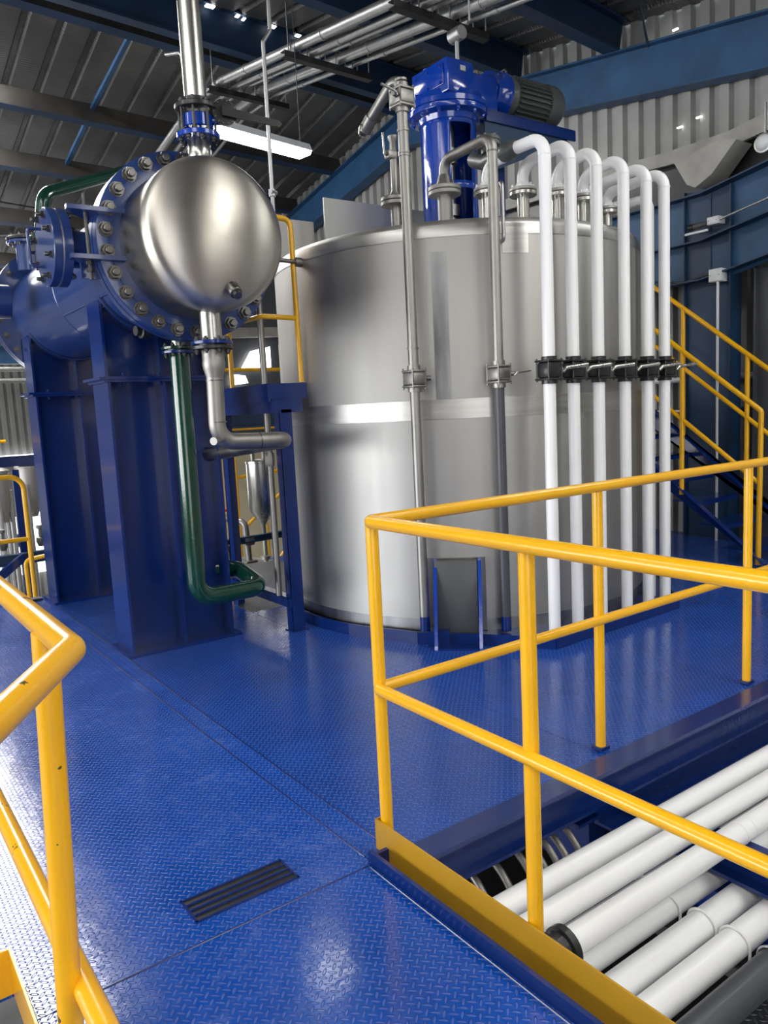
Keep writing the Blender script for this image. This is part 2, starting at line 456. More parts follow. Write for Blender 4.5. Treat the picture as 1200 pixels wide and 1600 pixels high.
# daylit openings, some of them unseen and added for fill light
struct('fill_opening_left', MB().b(-13.95, -13.9, 0, 18, -1.0, 3.6), 'fill_left')  # unseen side opening, boosted to light the tank's left
struct('fill_opening_front', MB().b(-9.0, -1.0, -9.95, -9.9, -2.2, 2.2), 'bay')  # unseen opening behind the camera, added as front fill
struct('window_6', MB().b(.3, 5.4, 23.3, 23.35, -2.6, .75), 'bay')
# ---- roof frame
def beam(name, label, a, b, w, h, mat, group, up=(0, 0, 1), cat='beam', tf=.018, tw=.012, chan=False):
    return MB().ibeam(a, b, w, h, tf, tw, up, chan).build(name, mat, label=label, cat=cat, group=group)
sk_ = .1
def purlin(yw, lab, mat='navy', h=.26, w=.12, dz=0, chan=True):
    """member crossing the hall, bottom flange on the rafters; runs slightly askew like the photo's"""
    x0, x1 = -8.0, 7.55
    y0 = yw + sk_ * (x0 - 7.5); y1 = yw + sk_ * (x1 - 7.5)
    z = roof_z(yw) + dz + h / 2
    up = V((0, .165 if yw < 9.4 else -.196, 1)); up = V((0, -up.y, 1))
    ob = beam('purlin', lab, (x0, y0, z), (x1, y1, z), w, h, mat, 'roof purlins', up=up, chan=chan)
    ob_up = up.normalized() * (h / 2 + .004)
    MB().bar(V((x0, y0, z)) - ob_up, V((x1, y1, z)) - ob_up, w + .004, .006, up).build('bottom_flange', 'navy', ob)
    return ob
purlin(5.68, 'dark navy roof purlin over the blue gearbox, running to the wall at upper right', h=.32, w=.2, chan=False)
purlin(7.15, 'dark navy roof purlin above the gearbox, second from the right wall rafter end', h=.32, w=.2, chan=False)
purlin(8.85, 'navy roof purlin on the near side of the ridge, top centre', h=.40, w=.2, dz=-.1, chan=False)
purlin(9.55, 'dusty brown-webbed ridge purlin behind the tall steel pipe', 'brown', h=.26, dz=-.0)
purlin(11.38, 'dusty roof purlin, first one beyond the ridge', 'brown', h=.24)
purlin(12.86, 'dusty roof purlin, second one beyond the ridge', 'brown', h=.24)
purlin(14.62, 'dusty roof purlin, third one beyond the ridge', 'brown', h=.24)
purlin(16.4, 'dusty roof purlin, fourth one beyond the ridge', 'brown', h=.24)
purlin(18.2, 'dusty roof purlin, farthest above the back wall', 'brown', h=.24)
MB().ibeam((7.5, -1.0, roof_z(-1.0) - .25), (7.5, 9.43, roof_z(9.43) - .25), .2, .5, .02, .014).build('rafter', 'navy_mid', label='large mid-blue rafter rising along the right wall to the ridge', cat='beam', group='gable rafters')
MB().ibeam((7.5, 9.43, roof_z(9.43) - .25), (7.5, 19.5, roof_z(19.5) - .25), .2, .5, .02, .014).build('rafter', 'navy_mid', label='mid-blue rafter falling away behind the mixing tank', cat='beam', group='gable rafters')
for i, (x, y0, y1, lab) in enumerate(((3.39, 9.25, 10.95, 'blue roof strap just beyond the ridge, upper one over the bolted vessel'), (3.40, 10.95, 12.45, 'blue roof strap lower down the far slope, over the bolted vessel'))):
    MB().bar((x, y0, roof_z(y0) + .10), (x, y1, roof_z(y1) + .10), .05, .05).build('roof_strap', 'navy_mid', label=lab, cat='brace', group='roof straps')
# thin brace rods
for a, b, lab in (((5.2, 3.9, 5.05), (7.5, 5.3, 5.10), 'thin dark brace rod crossing the upper right wall'),
                  ((2.0, 12.6, 4.75), (7.3, 13.2, 4.55), 'thin dark rod strung below the far roof slope'),
                  ((1.9, 15.0, 4.6), (4.6, 12.3, 4.55), 'thin diagonal rod below the far roof at left')):
    MB().cyl(a, b, .012, 8).build('brace_rod', 'black', label=lab, cat='rod', group='brace rods')

# ---- channel under the deck edge and kerb of the opening
MB().b(1.44, 7.3, 1.85, 1.95, -.012, .006).b(1.44, 7.3, 1.925, 1.94, -.165, -.012).b(1.44, 7.3, 1.90, 1.94, -.178, -.165).b(2.42, 7.3, 1.90, 1.99, -.30, -.288).b(2.42, 7.3, 1.97, 1.985, -.288, -.16).build('edge_channel', 'blue', label='long royal blue steel channel edging the deck above the white pipes', cat='beam')
MB().b(1.268, 1.282, -3.0, 1.96, -.14, .045).b(1.282, 1.36, 1.945, 1.96, -.14, .03).b(1.282, 1.33, -3, 1.96, -.14, -.13).build('kerb_plate', 'blue', label='low blue kerb plate along the deck edge below the yellow toe board', cat='kerb')
struct('trim_1', MB().b(1.27, 1.40, -3.0, 1.95, -.34, -.22), 'blue')

# ---- drain grate let into the deck
t = thing('drain_grate', 'small slotted drain grate with dark slats sunk in the blue deck', 'grate', (.885, 2.105, 0))
MB().b(.72, 1.052, 2.046, 2.162, -.0005, .0012).build('recess', 'black', t)
fr = MB(); fr.b(.714, 1.058, 2.040, 2.047, 0, .0045).b(.714, 1.058, 2.161, 2.168, 0, .0045).b(.714, .721, 2.04, 2.168, 0, .0045).b(1.051, 1.058, 2.04, 2.168, 0, .0045); fr.build('frame', 'blue', t)
for k in range(3): MB().b(.721, 1.051, 2.071 + k * .029, 2.077 + k * .029, .001, .006).build('slat', 'blue', t)

# ================================================================== GUARDRAILS
PR = .021
def post(t, x, y, z0, z1, mat='yellow', r=PR, foot=True):
    p = MB().cyl((x, y, z0), (x, y, z1), r, 18).build('post', mat, t)
    if foot: MB().b(x - .027, x + .027, y - .026, y + .026, z0 - .004, z0 + .010).build('foot_plate', 'blue', p)
    return p
g = thing('guardrail', 'yellow guardrail turning the corner above the white pipes, nearest at right', 'guardrail', (1.37, 1.99, 0))
TZ, MZ = 1.108, .562
MB().tube([(1.354, -1.2, TZ), (1.354, 1.985, TZ), (5.95, 1.995, TZ)], PR, .024, 18).build('top_rail', 'yellow', g)
MB().tube([(1.354, -1.2, MZ - .012), (1.354, 1.985, MZ), (5.95, 1.995, MZ)], PR * .93, .024, 18).build('mid_rail', 'yellow', g)
post(g, 1.37, 1.99, .004, TZ - .01, foot=False)
post(g, 1.37, 1.325, -.22, TZ - .01, foot=False)
post(g, 1.37, .35, -.22, TZ - .01, foot=False)
post(g, 1.37, -.7, -.22, TZ - .01, foot=False)
for x in (2.48, 3.61, 4.75, 5.9): post(g, x, 2.0, .01, TZ - .01)
tb = MB().b(1.340, 1.346, -1.2, 2.015, -.022, .105).b(1.340, 1.385, 2.012, 2.018, -.022, .105).build('toe_board', 'yellow_dull', g)
MB().b(1.346, 1.36, 1.26, 1.39, -.20, -.02).b(1.346, 1.36, .29, .41, -.2, -.02).build('stay_plate', 'darkgrey', tb)

g = thing('guardrail', 'scuffed yellow guardrail at the lower left, bent end nearest the camera', 'guardrail', (.262, 1.2, 0))
MB().tube([(.262, 3.6, 1.12), (.264, 1.19, 1.12), (-.02, .76, 1.10)], .0215, .028, 20).build('top_rail', 'yellow_worn', g)
MB().tube([(.262, 3.6, .47), (.262, .2, .47)], .0215, 0, 20).build('mid_rail', 'yellow_worn', g)
MB().cyl((.222, 1.375, 0), (.259, 1.345, 1.115), .0215, 20).build('post', 'yellow_worn', g)
MB().cyl((.262, 3.6, 0), (.262, 3.6, 1.12), .0215, 20).build('post', 'yellow_worn', g)
MB().b(.232, .238, -.5, 2.09, 0, .125).b(-.2, .232, 2.084, 2.09, 0, .125).build('toe_board', 'yellow_worn', g)

g = thing('guardrail', 'yellow guardrail with a rounded end by the far left deck edge', 'guardrail', (1.30, 7.0, 0))
MB().tube([(-.9, 7.0, 1.06), (1.31, 7.0, 1.06), (1.31, 7.0, .03)], .021, .11, 16).build('top_rail', 'yellow', g)
MB().tube([(-.9, 7.0, .53), (1.31, 7.0, .53)], .02, 0, 16).build('mid_rail', 'yellow', g)
MB().b(1.26, 1.36, 6.96, 7.04, 0, .014).build('foot_plate', 'black', g)
post(g, .2, 7.0, 0, 1.06)

# ================================================================== MIXING TANK
TX, TY, TR, TH = 4.0, 4.54, 1.344, 2.52
tk = thing('mixing_tank', 'huge upright stainless steel mixing tank standing on the blue deck', 'tank', (TX, TY, 0))
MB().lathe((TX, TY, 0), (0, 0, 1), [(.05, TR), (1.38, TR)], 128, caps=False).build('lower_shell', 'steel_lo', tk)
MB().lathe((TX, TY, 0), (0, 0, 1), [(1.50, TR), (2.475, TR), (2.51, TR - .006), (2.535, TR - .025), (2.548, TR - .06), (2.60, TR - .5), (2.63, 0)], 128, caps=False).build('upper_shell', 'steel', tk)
MB().lathe((TX, TY, 0), (0, 0, 1), [(1.38, TR), (1.381, TR + .003), (1.499, TR + .003), (1.50, TR)], 128, caps=False).build('weld_band', 'band', tk)
MB().lathe((TX, TY, 0), (0, 0, 1), [(2.44, TR + .001), (2.441, TR + .0035), (2.478, TR + .0035), (2.51, TR - .004)], 128, caps=False).build('rim_band', 'band', tk)
def arc_panel(a0, a1, z0, z1, r, mat, name, par, th=.003, n=10):
    mb = MB(); R_ = [];
    for k in range(n + 1):
        a = a0 + (a1 - a0) * k / n
        R_.append([mb.bm.verts.new((TX + rr * math.cos(a), TY + rr * math.sin(a), z)) for rr, z in ((r, z0), (r + th, z0), (r + th, z1), (r, z1))])
    for k in range(n):
        for j in range(4):
            f = mb.bm.faces.new((R_[k][j], R_[k][(j + 1) % 4], R_[k + 1][(j + 1) % 4], R_[k + 1][j]))
    mb.bm.faces.new(R_[0]); mb.bm.faces.new(list(reversed(R_[-1])))
    return mb.build(name, mat, par)
def ang(x, y): return math.atan2(y - TY, x - TX)
A0 = ang(3.059, 3.60)
arc_panel(A0 - .034, A0 + .034, 1.50, 2.36, TR, 'strip', 'seam_strip', tk)
arc_panel(ang(3.25, 3.42) + .03, ang(3.25, 3.42) + .075, .07, 1.38, TR, 'strip', 'seam_strip', tk)
arc_panel(ang(3.372, 3.352) - .02, ang(3.372, 3.352) + .1, 2.33, 2.50, TR, 'band', 'backing_plate', tk)
arc_panel(-PI, PI, .05, .14, TR, 'strip', 'bottom_band', tk, n=96)
# blue kerb ring: arc, then straight lengths
kr = MB(); KH = .075
pts = [(TX + (TR + .045) * math.cos(a), TY + (TR + .045) * math.sin(a)) for a in [math.radians(d) for d in range(100, 215, 5)]]
pts = pts + [(2.855, 3.70), (3.10, 3.40), (3.364, 3.03), (4.635, 3.055), (5.42, 3.85)]
for a, b in zip(pts[:-1], pts[1:]):
    kr.bar((a[0], a[1], KH / 2), (b[0], b[1], KH / 2), .012, KH)
kr.build('kerb_ring', 'blue', tk)
MB().prism([(3.364, 3.04, .06), (4.635, 3.065, .06), (5.3, 3.75, .06), (5.0, 4.0, .06), (3.2, 3.9, .06), (3.1, 3.41, .06)], (0, 0, .006)).build('kerb_cover', 'blue', tk)
MB().box((2.935, 3.585, .05), (.13, .10, .10), rz=-.8).build('foot_block', 'blue', tk)
# bracket with gussets at the foot
rad = V((-.70, -.714, 0)); tan = V((.714, -.70, 0)); pc = V((2.955, 3.445, 0)) - rad * 0
ps = V((TX, TY, 0)) + rad * (TR + .004)
sh = tan.dot(V((2.94, 3.43, 0)) - ps)
ps = ps + tan * sh
MB().box(ps + V((0, 0, .30)) - rad * .012, (.36, .02, .46), rz=math.atan2(tan.y, tan.x)).build('wear_plate', 'strip', tk)
MB().box(ps + V((0, 0, .26)) + rad * .035, (.26, .06, .52), rz=math.atan2(tan.y, tan.x), bev=.004).build('anchor_post', 'motor', tk)
for s in (-1, 1):
    q = ps + tan * (s * .135)
    MB().prism([q + rad * .0 + V((0, 0, .0)), q + rad * .21, q + rad * .19 + V((0, 0, .03)), q + rad * .055 + V((0, 0, .52)), q + V((0, 0, .53))], tan * .02).build('gusset', 'bright_blue', tk)
MB().box(ps + rad * .1 + V((0, 0, .006)), (.29, .2, .012), rz=math.atan2(tan.y, tan.x)).build('base_plate', 'blue', tk)
# lifting lug
la = ang(3.345, 3.36); lr = V((math.cos(la), math.sin(la), 0)); lc = V((TX, TY, 0)) + lr * (TR + .006)
MB().tube([lc + V((0, 0, 2.40)) + lr * .0, lc + V((0, 0, 2.38)) + lr * .035, lc + V((0, 0, 2.72)) + lr * .035, lc + V((0, 0, 2.72)) - lr * .06, lc + V((0, 0, 2.55)) - lr * .06], .012, .03, 10).build('lifting_lug', 'galv', tk)
# side tee
sa = V((2.656, 4.51, 2.435)); MB().cyl(sa + V((.02, 0, 0)), sa - V((.05, 0, 0)), .03, 16).cyl(sa, sa + V((-.7, -.1, 0)), .014, 12).build('side_nozzle', 'pipe', tk)
# panels standing on the lid
MB().b(3.17, 4.3, 5.0, 5.012, 2.56, 3.02).build('lid_panel', 'steel', tk)
MB().b(2.84, 3.17, 5.16, 5.172, 2.5, 2.88).build('lid_panel', 'steel', tk)
def nozzle(x, y, z, r=.038, fr=.085, mat='bright', ztop=None):
    n = MB().cyl((x, y, 2.50), (x, y, z - .02), r, 20).build('nozzle', mat, tk)
    f = MB().cyl((x, y, z - .026), (x, y, z - .003), fr, 28, bev=.003).build('flange', mat, n)
    return n
NZ = 2.735
# ================================================================== WHITE PIPES OVER THE TANK
wx = [3.435, 3.645, 3.875, 4.13, 4.357, 4.545]
ny = [3.56, 3.47, 3.40, 3.41, 3.54, 3.55]
tz = [2.915, 2.92, 2.915, 2.905, 2.885, 2.875]
WY = 3.10
names = ['first from the left', 'second from the left', 'third from the left', 'fourth from the left', 'fifth from the left', 'outermost at the right, beside the stairs']
for i, x in enumerate(wx):
    t = thing('riser_pipe', 'white pipe with black valve climbing the tank side, ' + names[i], 'pipe', (x, WY, .066), 'white riser pipes')
    nozzle(x, ny[i], NZ)
    zt = tz[i]; r = .0355
    if i == 0:
        MB().tube([(x, WY, .066), (x, WY, zt), (x, WY + .21, zt)], r, .095, 22, 8).build('pipe', 'white', t)
        MB().tube([(x, ny[0], NZ + .05), (x, ny[0], zt - .02), (x, ny[0] - .14, zt - .02)], r, .095, 22, 8).build('pipe', 'white', t)
        MB().lathe((x, WY + .2, zt), (0, 1, 0), [(0, .03), (.02, .045), (.06, .055), (.12, .05), (.14, .04)], 20).build('union', 'motor', t)
    else:
        MB().tube([(x, WY, .066), (x, WY, zt), (x, ny[i], zt - .03), (x, ny[i], NZ + .05)], r, .095, 22, 8).build('pipe', 'white', t)
    # joint rings
    for zz in (zt - .10, 1.74, 1.53): MB().cyl((x, WY, zz), (x, WY, zz + .006), r + .002, 22).build('joint_ring', 'white', t)
    MB().lathe((x, ny[i], NZ + .003), (0, 0, 1), [(0, .075), (.02, .075), (.024, .05), (.05, r + .003)], 24).build('collar', 'white' if i else 'white', t)
    f = MB().cyl((x, ny[i], NZ - .0), (x, ny[i], NZ + .018), .084, 28, bev=.003).build('flange', 'steel', t)
    bolt_ring(f, (x, ny[i], NZ + .018), (0, 0, 1), .066, 6, .009, .014, 'white')
    # ball valve
    vz = 1.634
    v = MB().box((x, WY, vz), (.098, .098, .092), bev=.012).build('valve', 'black', t)
    for s in (-1, 1):
        MB().box((x, WY, vz + s * .052), (.128, .11, .012), bev=.004).build('valve_flange', 'black', v)
        for a in (-1, 1):
            for b in (-1, 1): MB().cyl((x + a * .055, WY + b * .045, vz - .066 * 1), (x + a * .055, WY + b * .045, vz + .066), .005, 8).build('stud', 'darkmetal', v) if s > 0 else None
        MB().cyl((x, WY, vz + s * .05), (x, WY, vz + s * .078), .045, 20).build('valve_socket', 'black', v)
    h = MB().cyl((x + .045, WY - .02, vz + .005), (x + .075, WY - .03, vz + .005), .012, 12).build('valve_stem', 'galv', v)
    hd = MB().tube([(x + .065, WY - .045, vz - .012), (x + .085, WY - .055, vz + .008), (x + .245, WY - .075, vz + .024)], .0115, .01, 10).build('valve_handle', 'bright', v)
t = thing('riser_pipe', 'short white pipe half hidden behind the two outermost risers', 'pipe', (4.60, 3.27, .066), 'white riser pipes')
MB().tube([(4.60, 3.25, .066), (4.60, 3.25, 2.76), (4.60, 3.48, 2.75)], .031, .08, 18).build('pipe', 'white', t)
MB().cyl((4.60, 3.48, 2.75), (4.60, 3.54, 2.75), .045, 18).build('pipe_end', 'white', t)

# ================================================================== GREY RISERS
def steel_valve(t, x, y, z, w=.105, mat='pipe', hx=1, handle=True):
    v = MB().box((x, y, z), (w, w, .075), bev=.012).build('valve', mat, t)
    for s in (-1, 1):
        MB().box((x, y, z + s * .045), (w * 1.02, w * 1.02, .014), bev=.004).build('valve_flange', mat, v)
        MB().cyl((x, y, z + s * .05), (x, y, z + s * .078), .04, 12).build('valve_socket', mat, v)
    for a in (-1, 1):
        for b in (-1, 1): MB().cyl((x + a * w * .45, y + b * w * .45, z - .062), (x + a * w * .45, y + b * w * .45, z + .062), .006, 8).build('stud', 'bolt', v)
    MB().cyl((x + hx * w * .45, y - .02, z), (x + hx * (w * .45 + .045), y - .04, z), .014, 12).build('valve_stem', 'bolt', v)
    if handle: MB().tube([(x + hx * (w * .5 + .02), y - .05, z - .012), (x + hx * (w * .5 + .04), y - .055, z + .005), (x + hx * (w * .5 + .14), y - .07, z + .016)], .008, .01, 10).build('valve_handle', 'bright', v)
    return v
R2 = .0305
t = thing('vent_pipe', 'mottled grey steel pipe with two valves running up the tank front, left one', 'pipe', (2.88, 3.655, .09), 'grey front pipes')
x, y = 2.88, 3.655
MB().tube([(x, y, .18), (x, y, 3.36), (x - .04, y + .22, 3.18), (x - .05, y + .30, 3.12)], R2, .055, 20, 8).build('pipe', 'pipe', t)
MB().cyl((x, y, .09), (x, y, .18), R2 + .001, 20).build('painted_foot', 'blue', t)
MB().cyl((x - .043, y + .24, 3.165), (x - .05, y + .31, 3.11), .038, 16).build('cap', 'pipe', t)
MB().tube([(x - .05, y + .27, 3.12), (x - .10, y + .28, 3.14), (x - .10, y + .30, 3.07), (x - .05, y + .3, 3.07)], .005, .02, 8).build('cap_ring', 'bright', t)
for zz in (3.29, 3.02, 2.90, 2.885, 1.80): MB().cyl((x, y, zz), (x, y, zz + .012), R2 + .004, 20).build('coupling', 'pipe', t)
steel_valve(t, x, y, 3.20, hx=-1); steel_valve(t, x, y, 1.628, handle=False)
t = thing('sampling_pipe', 'small nozzle pipe with a little lever valve behind the left grey pipe', 'pipe', (3.02, 3.94, 2.6))
nozzle(3.02, 3.94, 2.72, .032, .09, 'pipe')
MB().cyl((3.02, 3.94, 2.72), (3.02, 3.94, 2.743), .09, 28, bev=.003).build('flange', 'pipe', t)
MB().lathe((3.02, 3.94, 2.743), (0, 0, 1), [(0, .045), (.04, .022), (.33, .022), (.34, .03), (.36, .03)], 16).build('pipe', 'pipe', t)
MB().box((3.0, 3.94, 2.99), (.07, .05, .05), bev=.01).cyl((3.0, 3.94, 2.99), (2.94, 3.92, 2.99), .014, 10).build('valve', 'pipe', t)
MB().tube([(2.93, 3.91, 2.98), (2.925, 3.91, 3.10)], .007, 0, 8).build('valve_handle', 'bright', t)
t = thing('feed_pipe', 'grey steel pipe with lever valve, dark below, hooked over the tank rim into a flange', 'pipe', (3.252, 3.325, .08), 'grey front pipes')
x, y = 3.252, 3.325
MB().tube([(x, y, 1.68), (x, y, 2.955), (x, 3.745, 2.94), (x, 3.745, 2.78)], R2, .07, 20, 8).build('pipe', 'pipe', t)
MB().cyl((x, y, .17), (x, y, 1.57), R2, 20).build('dark_pipe', 'darkgrey', t)
MB().cyl((x, y, .08), (x, y, .17), R2 + .001, 20).build('painted_foot', 'blue', t)
for zz in (2.87, ): MB().cyl((x, y, zz), (x, y, zz + .008), R2 + .003, 20).build('weld_bead', 'bolt', t)
steel_valve(t, x, y, 1.628, mat='pipe')
nozzle(x, 3.745, 2.76, .045, .10, 'steel')
f = MB().cyl((x, 3.745, 2.76), (x, 3.745, 2.785), .10, 30, bev=.003).build('flange', 'steel', t)
MB().lathe((x, 3.745, 2.785), (0, 0, 1), [(0, .055), (.07, R2 + .002)], 20).build('flange_neck', 'pipe', f)
bolt_ring(f, (x, 3.745, 2.785), (0, 0, 1), .08, 6, .010, .012)

# ================================================================== AGITATOR
t = thing('agitator', 'glossy blue agitator drive with grey finned motor on top of the tank', 'agitator', (TX, TY, 2.6))
mb = MB(); R0 = .205; seg = 48
cols = [2.60, 2.78, 3.02, 3.07, 3.47, 3.55]
def open_(k, j):
    a = math.degrees(2 * PI * (k + .5) / seg) - 360
    return (-131 < a < -78) and (j in (1, 3)) or (-131 < a < -78 and j == 2 and False)
rings = [[mb.bm.verts.new((TX + R0 * math.cos(2 * PI * k / seg), TY + R0 * math.sin(2 * PI * k / seg), z)) for k in range(seg)] for z in cols]
for j in range(len(cols) - 1):
    for k in range(seg):
        if not open_(k, j):
            f = mb.bm.faces.new((rings[j][k], rings[j][(k + 1) % seg], rings[j + 1][(k + 1) % seg], rings[j + 1][k])); f.smooth = True
lan = mb.build('lantern', 'bright_blue', t)
so = lan.modifiers.new('solid', 'SOLIDIFY'); so.thickness = .014; so.offset = -1
MB().lathe((TX, TY, 2.6), (0, 0, 1), [(0, .04), (.25, .04), (.26, .065), (.34, .065), (.35, .04), (.62, .04), (.63, .06), (.74, .06), (.75, .04), (.95, .04)], 24).build('shaft', 'pipe', t)
MB().cyl((TX, TY, 2.585), (TX, TY, 2.62), .29, 40, bev=.004).build('base_flange', 'bright_blue', t)
f = MB().lathe((TX, TY, 3.5), (0, 0, 1), [(0, .215), (.035, .225), (.05, .29), (.075, .295), (.08, .295), (.085, .285), (.09, .295), (.125, .295), (.13, .27), (.18, .255)], 48).build('top_flange', 'bright_blue', t)
for k in range(12):
    a = 2 * PI * k / 12 + .1; bolt(f, (TX + .262 * math.cos(a), TY + .262 * math.sin(a), 3.548), (0, 0, -1), .014, .012, 'bright_blue')
gb = MB().b(3.80, 4.05, 4.30, 4.70, 3.64, 3.865, bev=.012).build('gearbox', 'bright_blue', t)
MB().b(3.788, 3.80, 4.335, 4.66, 3.69, 3.83, bev=.004).build('cover_plate', 'bright_blue', gb)
MB().b(3.915, 3.965, 4.292, 4.30, 3.79, 3.825).build('rating_plate', 'galv', gb)
for yy in (4.36, 4.5, 4.63):
    for zz in (3.705, 3.815): bolt(gb, (3.788, yy, zz), (-1, 0, 0), .01, .004, 'bright_blue')
MB().tube([(3.88, 4.62, 3.85), (3.88, 4.60, 3.91), (3.88, 4.66, 3.91), (3.88, 4.64, 3.85)], .008, .02, 8).build('eye_bolt', 'bright_blue', gb)
MB().b(4.05, 4.34, 4.36, 4.66, 3.60, 3.84, bev=.015).build('gear_stage', 'bright_blue', t)
ca = V((4.34, 4.52, 3.80))
MB().lathe(ca, (1, 0, 0), [(0, .13), (.03, .13), (.035, .15), (.06, .15), (.065, .12), (.12, .13), (.15, .165), (.175, .165)], 32).build('coupling_housing', 'bright_blue', t)
mt = MB().lathe(ca, (1, 0, 0), [(.175, .14), (.23, .15), (.24, .155), (.26, .14), (.62, .14)], 32).build('motor', 'motor', t)
fn = MB()
for k in range(28):
    a = 2 * PI * k / 28; d = V((0, math.cos(a), math.sin(a)))
    fn.bar(ca + V((.27, 0, 0)) + d * .148, ca + V((.60, 0, 0)) + d * .148, .007, .03, up=d)
fn.build('cooling_fins', 'motor', mt)
MB().lathe(ca, (1, 0, 0), [(.60, .168), (.72, .168), (.76, .15), (.785, .10), (.79, 0)], 32).build('fan_cover', 'motor', mt)
MB().tube([ca + V((.23, -.02, .14)), ca + V((.23, -.03, .20)), ca + V((.23, .03, .20)), ca + V((.23, .02, .14))], .009, .02, 8).build('eye_bolt', 'darkmetal', mt)
MB().b(4.20, 5.18, 4.34, 4.72, 3.585, 3.60).b(4.20, 5.18, 4.34, 4.355, 3.52, 3.60).build('motor_bed', 'blue', t)
MB().prism([(4.2, 4.36, 3.59), (4.2, 4.36, 3.15), (5.1, 4.36, 3.5), (5.1, 4.36, 3.59)], (0, .012, 0)).build('bed_web', 'navy', t)
MB().b(4.45, 4.53, 4.5, 4.56, 2.6, 3.59).build('bed_leg', 'blue', t)
# stub grey flanged fitting below motor
t = thing('grey_fitting', 'dull grey flanged pipe fitting under the motor, beside the first white elbow', 'pipe', (3.62, 3.72, 2.9))
MB().tube([(3.435, 3.36, 2.915), (3.50, 3.62, 2.93), (3.56, 3.80, 3.0)], .05, .05, 18).build('body', 'motor', t)
f = MB().lathe((3.50, 3.60, 2.97), (.1, .2, 1), [(0, .05), (.03, .052), (.035, .075), (.06, .075), (.062, .06), (.066, .075), (.09, .075)], 20).build('flange', 'motor', t)
bolt_ring(f, V((3.50, 3.60, 2.97)) + V((.1, .2, 1)).normalized() * .09, (.1, .2, 1), .06, 6, .009, .01)
# rod from a conduit box to the gearbox
t = thing('hanger_rod', 'galvanised rod with round junction box above the blue gearbox', 'rod', (4.12, 4.52, 3.87))
MB().cyl((4.10, 4.52, 3.87), (4.10, 4.52, 4.12), .016, 12).build('rod', 'galv', t)
MB().cyl((4.10, 4.46, 4.15), (4.10, 4.58, 4.15), .05, 20, bev=.005).build('junction_box', 'galv', t)
MB().cyl((4.12, 4.40, 4.2), (4.12, 4.40, 4.45), .008, 8).build('hook', 'galv', t)

# ================================================================== BOLTED VESSEL
VX, VZ = 1.768, 2.402
t = thing('heat_exchanger', 'blue horizontal vessel with bolted flange and domed brushed steel head', 'vessel', (VX, 5.8, 1.8))
Y_ = V((0, 1, 0))
MB().lathe((VX, 4.22, VZ), Y_, [(0, .40), (2.86, .40)], 96, caps=False).build('shell', 'vessel_blue', t)
fl = MB().lathe((VX, 4.205, VZ), Y_, [(0, .36), (0, .500), (.004, .505), (.062, .505), (.066, .5), (.066, .36)], 96, caps=False).build('flange', 'vessel_blue', t)
MB().lathe((VX, 4.271, VZ), Y_, [(0, .35), (0, .496), (.010, .496), (.010, .35)], 96, caps=False).build('gasket', 'galv', t)
fb = MB().lathe((VX, 4.281, VZ), Y_, [(0, .36), (0, .505), (.055, .505), (.055, .40)], 96, caps=False).build('flange', 'vessel_blue', t)
MB().lathe((VX, 4.205, VZ), -Y_, [(0, .445), (.006, .445), (.008, .43), (.008, .38)], 96, caps=False).build('flange_collar', 'vessel_blue', t)
for k in range(26):
    a = 2 * PI * (k + .5) / 26; p = V((VX + .458 * math.cos(a), 4.203, VZ + .462 * math.sin(a)))
    bolt(fl, p, (0, -1, 0), .0310, .022)
# head: cylinder, knuckle and dish
hp = [(0, .388), (.30, .388), (.335, .386), (.365, .378), (.39, .362), (.41, .335), (.425, .30), (.445, .24), (.462, .17), (.472, .10), (.478, .04), (.480, 0)]
MB().lathe((VX, 4.20, VZ), -Y_, hp, 128, caps=False).build('domed_head', 'head', t)
pl = V((VX + .03, 3.74, VZ - .30))
d = V((.0, -.55, -.45)).normalized()
MB().lathe(pl - d * .03, d, [(0, .034), (.055, .034), (.06, .030), (.062, .021), (.085, .021)], 20).build('plug', 'bolt', t)
# far flange
f2 = MB().lathe((VX, 6.98, VZ), Y_, [(0, .40), (0, .545), (.06, .545), (.06, .40)], 96, caps=False).build('flange', 'vessel_blue', t)
MB().lathe((VX, 7.04, VZ), Y_, [(0, .40), (0, .538), (.012, .538), (.012, .4)], 96, caps=False).build('gasket', 'galv', t)
f3 = MB().lathe((VX, 7.052, VZ), Y_, [(0, .40), (0, .545), (.06, .545), (.06, .40), (.4, .39), (.5, .2), (.52, 0)], 96, caps=False).build('end_cover', 'vessel_blue', t)
for k in range(24):
    a = 2 * PI * (k + .5) / 24
    bolt(f2, (VX + .50 * math.cos(a), 6.978, VZ + .50 * math.sin(a)), (0, -1, 0), .02, .02)
# weld seams on the shell
MB().lathe((VX, 5.62, VZ), Y_, [(0, .4), (.004, .4035), (.010, .4035), (.014, .4)], 96, caps=False).build('weld_seam', 'vessel_blue', t)
MB().cyl((VX - .347, 4.5, VZ - .205), (VX - .347, 5.62, VZ - .205), .006, 8).build('weld_seam', 'vessel_blue', t)
# side manhole nozzle with blind flange
ny_, nz_ = 4.62, 2.43
sn = MB().cyl((VX - .30, ny_, nz_), (1.20, ny_, nz_), .10, 40).build('side_nozzle', 'vessel_blue', t)
MB().lathe((1.205, ny_, nz_), (-1, 0, 0), [(0, .10), (0, .208), (.045, .208)], 48).build('flange', 'vessel_blue', sn)
MB().cyl((1.16, ny_, nz_), (1.152, ny_, nz_), .204, 48).build('gasket', 'galv', sn)
bf = MB().cyl((1.152, ny_, nz_), (1.105, ny_, nz_), .208, 48, bev=.004).build('blind_cover', 'vessel_blue', sn)
for k in range(8):
    a = 2 * PI * (k + .5) / 8
    bolt(sn, (1.103, ny_ + .172 * math.cos(a), nz_ + .172 * math.sin(a)), (-1, 0, 0), .017, .025)
    bolt(sn, (1.21, ny_ + .172 * math.cos(a), nz_ + .172 * math.sin(a)), (1, 0, 0), .017, .012)
